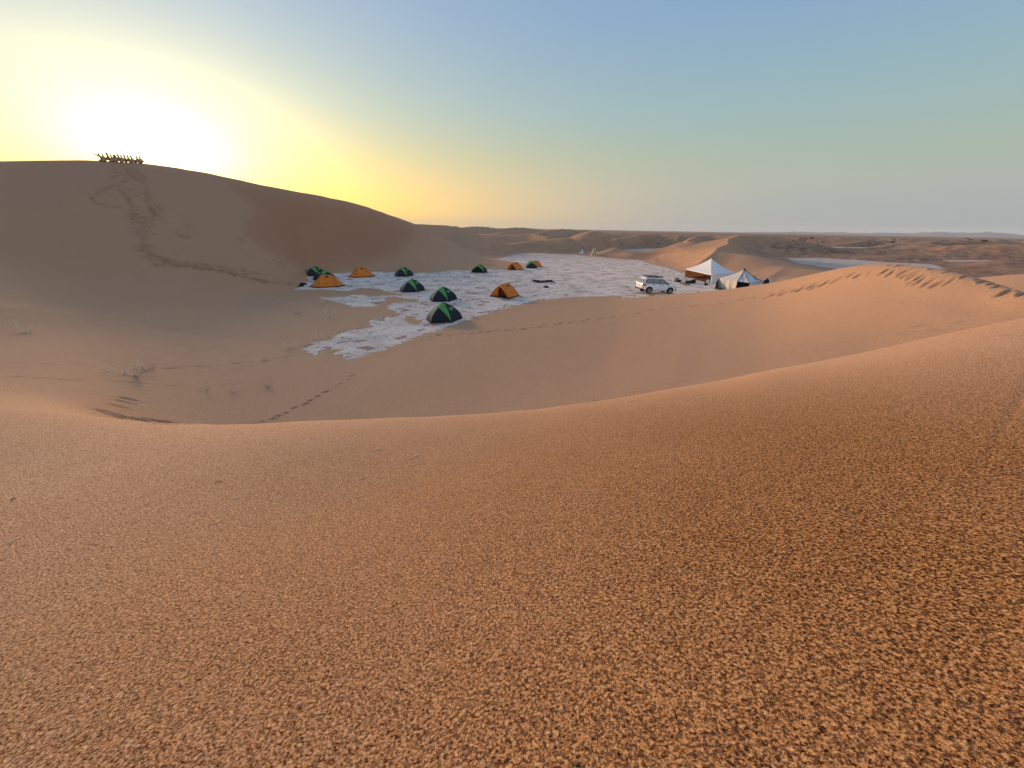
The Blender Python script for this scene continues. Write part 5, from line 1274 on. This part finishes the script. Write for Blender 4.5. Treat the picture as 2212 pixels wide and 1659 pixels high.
def person(pose, robe_mat, hair_mat):
    """seated figure looking towards -x"""
    raised = pose == 2; lean = (-.04, -.10, -.22)[pose]
    pel = (0, 0, .11); wai = (lean * .3, 0, .27); che = (lean * .8, 0, .45); nk = (lean * 1.25 - .02, 0, .60); hd0 = (lean * 1.4 - .03, 0, .68); hd1 = (lean * 1.5 - .04, 0, .79)
    V = [pel, wai, che, nk, hd0, hd1]; E = [(0, 1), (1, 2), (2, 3), (3, 4), (4, 5)]; Rr = [(.15, .13), (.13, .11), (.15, .11), .055, .085, .075]
    hands = []
    for s_ in (-1, 1):
        b = len(V); V += [(-.30, s_ * .15, (.36, .16, .14)[pose]), (-.44, s_ * .10, .06), (-.53, s_ * .11, .03)]; E += [(0, b), (b, b + 1), (b + 1, b + 2)]; Rr += [.075, .05, .04]
        b = len(V); sh = (che[0], s_ * .17, .52)
        if raised and s_ == -1: el, ha = (che[0] - .26, -.22, .62), (che[0] - .48, -.24, .80)
        else: el, ha = (che[0] - .10, s_ * .21, .30), (-.32, s_ * .13, (.42, .23, .20)[pose])
        V += [sh, el, ha]; E += [(2, b), (b, b + 1), (b + 1, b + 2)]; Rr += [.06, .045, .032]; hands.append((np.array(el), np.array(ha), s_))
    me = skin_mesh('body', V, E, Rr, 1)
    mb = MB()
    for el, ha, s_ in hands:                                # palms, four unequal fingers and a thumb on each hand
        d = norm(ha - el); side = norm(np.cross(d, [0, 0, 1])); up = np.cross(side, d); palm = ha + d * .05
        mb.tube([ha, ha + d * .09], [.03, .036], 7)
        for k, L in enumerate((.060, .072, .068, .052)):
            p0 = ha + d * .088 + side * (.024 - .016 * k); mb.tube([p0, p0 + d * L * .55 - up * .006, p0 + d * L - up * .024], [.009, .008, .006], 5)
        p0 = ha + d * .035 + side * .03 * s_; mb.tube([p0, p0 + side * .025 * s_ + d * .03, p0 + side * .03 * s_ + d * .06], [.011, .009, .007], 5)
    h = np.array(hd1) + np.array([-.075, 0, -.04]); mb.blob(h, (.022, .014, .022), 6, 5)                                  # nose
    for s_ in (-1, 1): mb.blob(h + np.array([.015, s_ * .03, .02]), (.01, .012, .008), 6, 4); mb.blob(np.array(hd1) + np.array([.0, s_ * .078, -.045]), (.015, .01, .025), 6, 4)
    mb.blob(h + np.array([.008, 0, -.035]), (.008, .02, .006), 6, 4)
    join_mb(me, mb); me.materials.append(MT['skin']); me.polygons.foreach_set('use_smooth', [True] * len(me.polygons))
    body = bpy.data.objects.new('person', me); C.objects.link(body)
    V2 = [pel, wai, che, (nk[0], 0, .575)]; E2 = [(0, 1), (1, 2), (2, 3)]; R2 = [(.25, .22), (.21, .18), (.20, .17), .08]
    for s_ in (-1, 1):
        el, ha = hands[0 if s_ == -1 else 1][:2]; b = len(V2); V2 += [(che[0], s_ * .17, .52), tuple(el), tuple(ha - (ha - el) * .12)]; E2 += [(2, b), (b, b + 1), (b + 1, b + 2)]; R2 += [.095, .08, .065]
        b = len(V2); V2 += [(-.30, s_ * .15, (.36, .16, .14)[pose]), (-.42, s_ * .10, .09)]; E2 += [(0, b), (b, b + 1)]; R2 += [.13, .10]
    rm = skin_mesh('robe', V2, E2, R2, 1); rm.materials.append(MT[robe_mat]); ro = bpy.data.objects.new('robe', rm); C.objects.link(ro); ro.parent = body
    mb = MB(); mb.blob(np.array(hd1) + np.array([.016, 0, .012]), (.088, .084, .088), 10, 7); mb.tube([np.array(hd1) + np.array([.05, 0, -.02]), (nk[0] + .05, 0, nk[2])], [.06, .04], 7); mb.build('head_scarf', MT[hair_mat], body, smooth=True)
    return body
MT['skin'] = plain('skin', (0.30, 0.16, 0.10), 0.6); MT['robe_a'] = plain('robe_brown', (0.42, 0.26, 0.15), 0.9); MT['robe_b'] = plain('robe_sand', (0.6, 0.42, 0.28), 0.9); MT['robe_c'] = plain('robe_grey', (0.40, 0.30, 0.24), 0.9); MT['scarf'] = plain('dark_hair', (0.12, 0.08, 0.05), 0.8)
pp = [person(0, 'robe_a', 'scarf'), person(1, 'robe_b', 'scarf'), person(2, 'robe_c', 'robe_b')]; pu = [False] * 3
heads = [(330, 2), (408, 1), (575, 0), (752, 1), (838, 0), (945, 1), (1030, 0), (1195, 1), (1290, 0), (1437, 0), (1608, 1), (1815, 0), (1975, 1)]
plab = ['leftmost person on the dune crest, bent low and stretching one arm up and out',
        'hunched person beside the arm stretching one on the crest', 'tallest looking seated person, third from the left on the crest', 'seated person on the crest just right of the first gap in the row',
        'fifth seated person from the left on the dune crest', 'sixth seated person from the left, low and leaning in the crowded middle', 'seventh person from the left, sitting upright in the middle of the row',
        'seated person just right of the small bright gap in the middle of the row', 'ninth seated person from the left on the dune crest', 'seated person on the crest right of the widest gap, hands held forward',
        'third seated person from the right end of the row on the crest', 'second seated person from the right end of the row', 'rightmost person, sitting alone at the lower end of the row on the crest']
for k, (hx, pose) in enumerate(heads):
    px = (380 + hx / 11.06 + 2.5) / S4; az_ = bearing(px, 350); ii = int(np.argmin(np.abs(AZ_D - az_))); jj = np.where((RR > 60) & (RR < 95))[0]; r_ = float(RR[jj][np.argmax((Z[ii, jj] - CAMZ) / RR[jj])]) - .25; x, y = r_ * sin(rad(az_)), r_ * cos(rad(az_))
    o = pp[pose] if not pu[pose] else copy_tree(pp[pose]); pu[pose] = True
    s_ = 1.12 * (1.0, .92, 1.12, .95, 1.0, .9, 1.04, .94, 1.0, 1.0, 1.0, .96, .98)[k]
    o.location = (x, y, height(x, y) - .07); o.rotation_euler = (0, 0, -rad(az_) + random.uniform(-.7, .4)); o.scale = (s_, s_, s_); tag(o, plab[k], 'person', 'people sitting in a row on the dune crest')
# ---------------------------------------------------------------- faint far hills and the dusty air
def far_hills():
    mb = MB(); n = 160
    def hh(a): return 36 * max(0.0, min(1, (a - 24) / 24)) * (.62 + .38 * sin(a * .31) * sin(a * .13 + 1) + .10 * sin(a * 1.7) + .05 * sin(a * 4.3)) + 4
    def f(u, v):
        a = 8 + 62 * u; r = 4300 + 500 * v; k = math.sin(pi * v) ** .8 if 0 < v < 1 else 0
        return (r * sin(rad(a)), r * cos(rad(a)), -2 + hh(a) * k * (1 + .08 * sin(a * 9 + v * 7)))
    mb.grid(f, n, 6); o = mb.build('hills', plain('hill_rock', (0.30, 0.27, 0.27), 0.9, 0.1, scale=.02), None, smooth=True); tag(o, kind='structure')
far_hills()
def haze():
    mb = MB(); mb.box((0, 0, 38), (11600, 11600, 84)); m = bpy.data.materials.new('dusty_air'); m.use_nodes = True; nt = m.node_tree
    for n in list(nt.nodes): nt.nodes.remove(n)
    o_ = nt.nodes.new('ShaderNodeOutputMaterial'); v = nt.nodes.new('ShaderNodeVolumePrincipled'); v.inputs['Density'].default_value = 1.5e-4; v.inputs['Color'].default_value = (0.80, 0.90, 0.96, 1); v.inputs['Anisotropy'].default_value = 0.0
    nt.links.new(v.outputs[0], o_.inputs['Volume']); ob = mb.build('haze', m, None); tag(ob, kind='stuff')
haze()
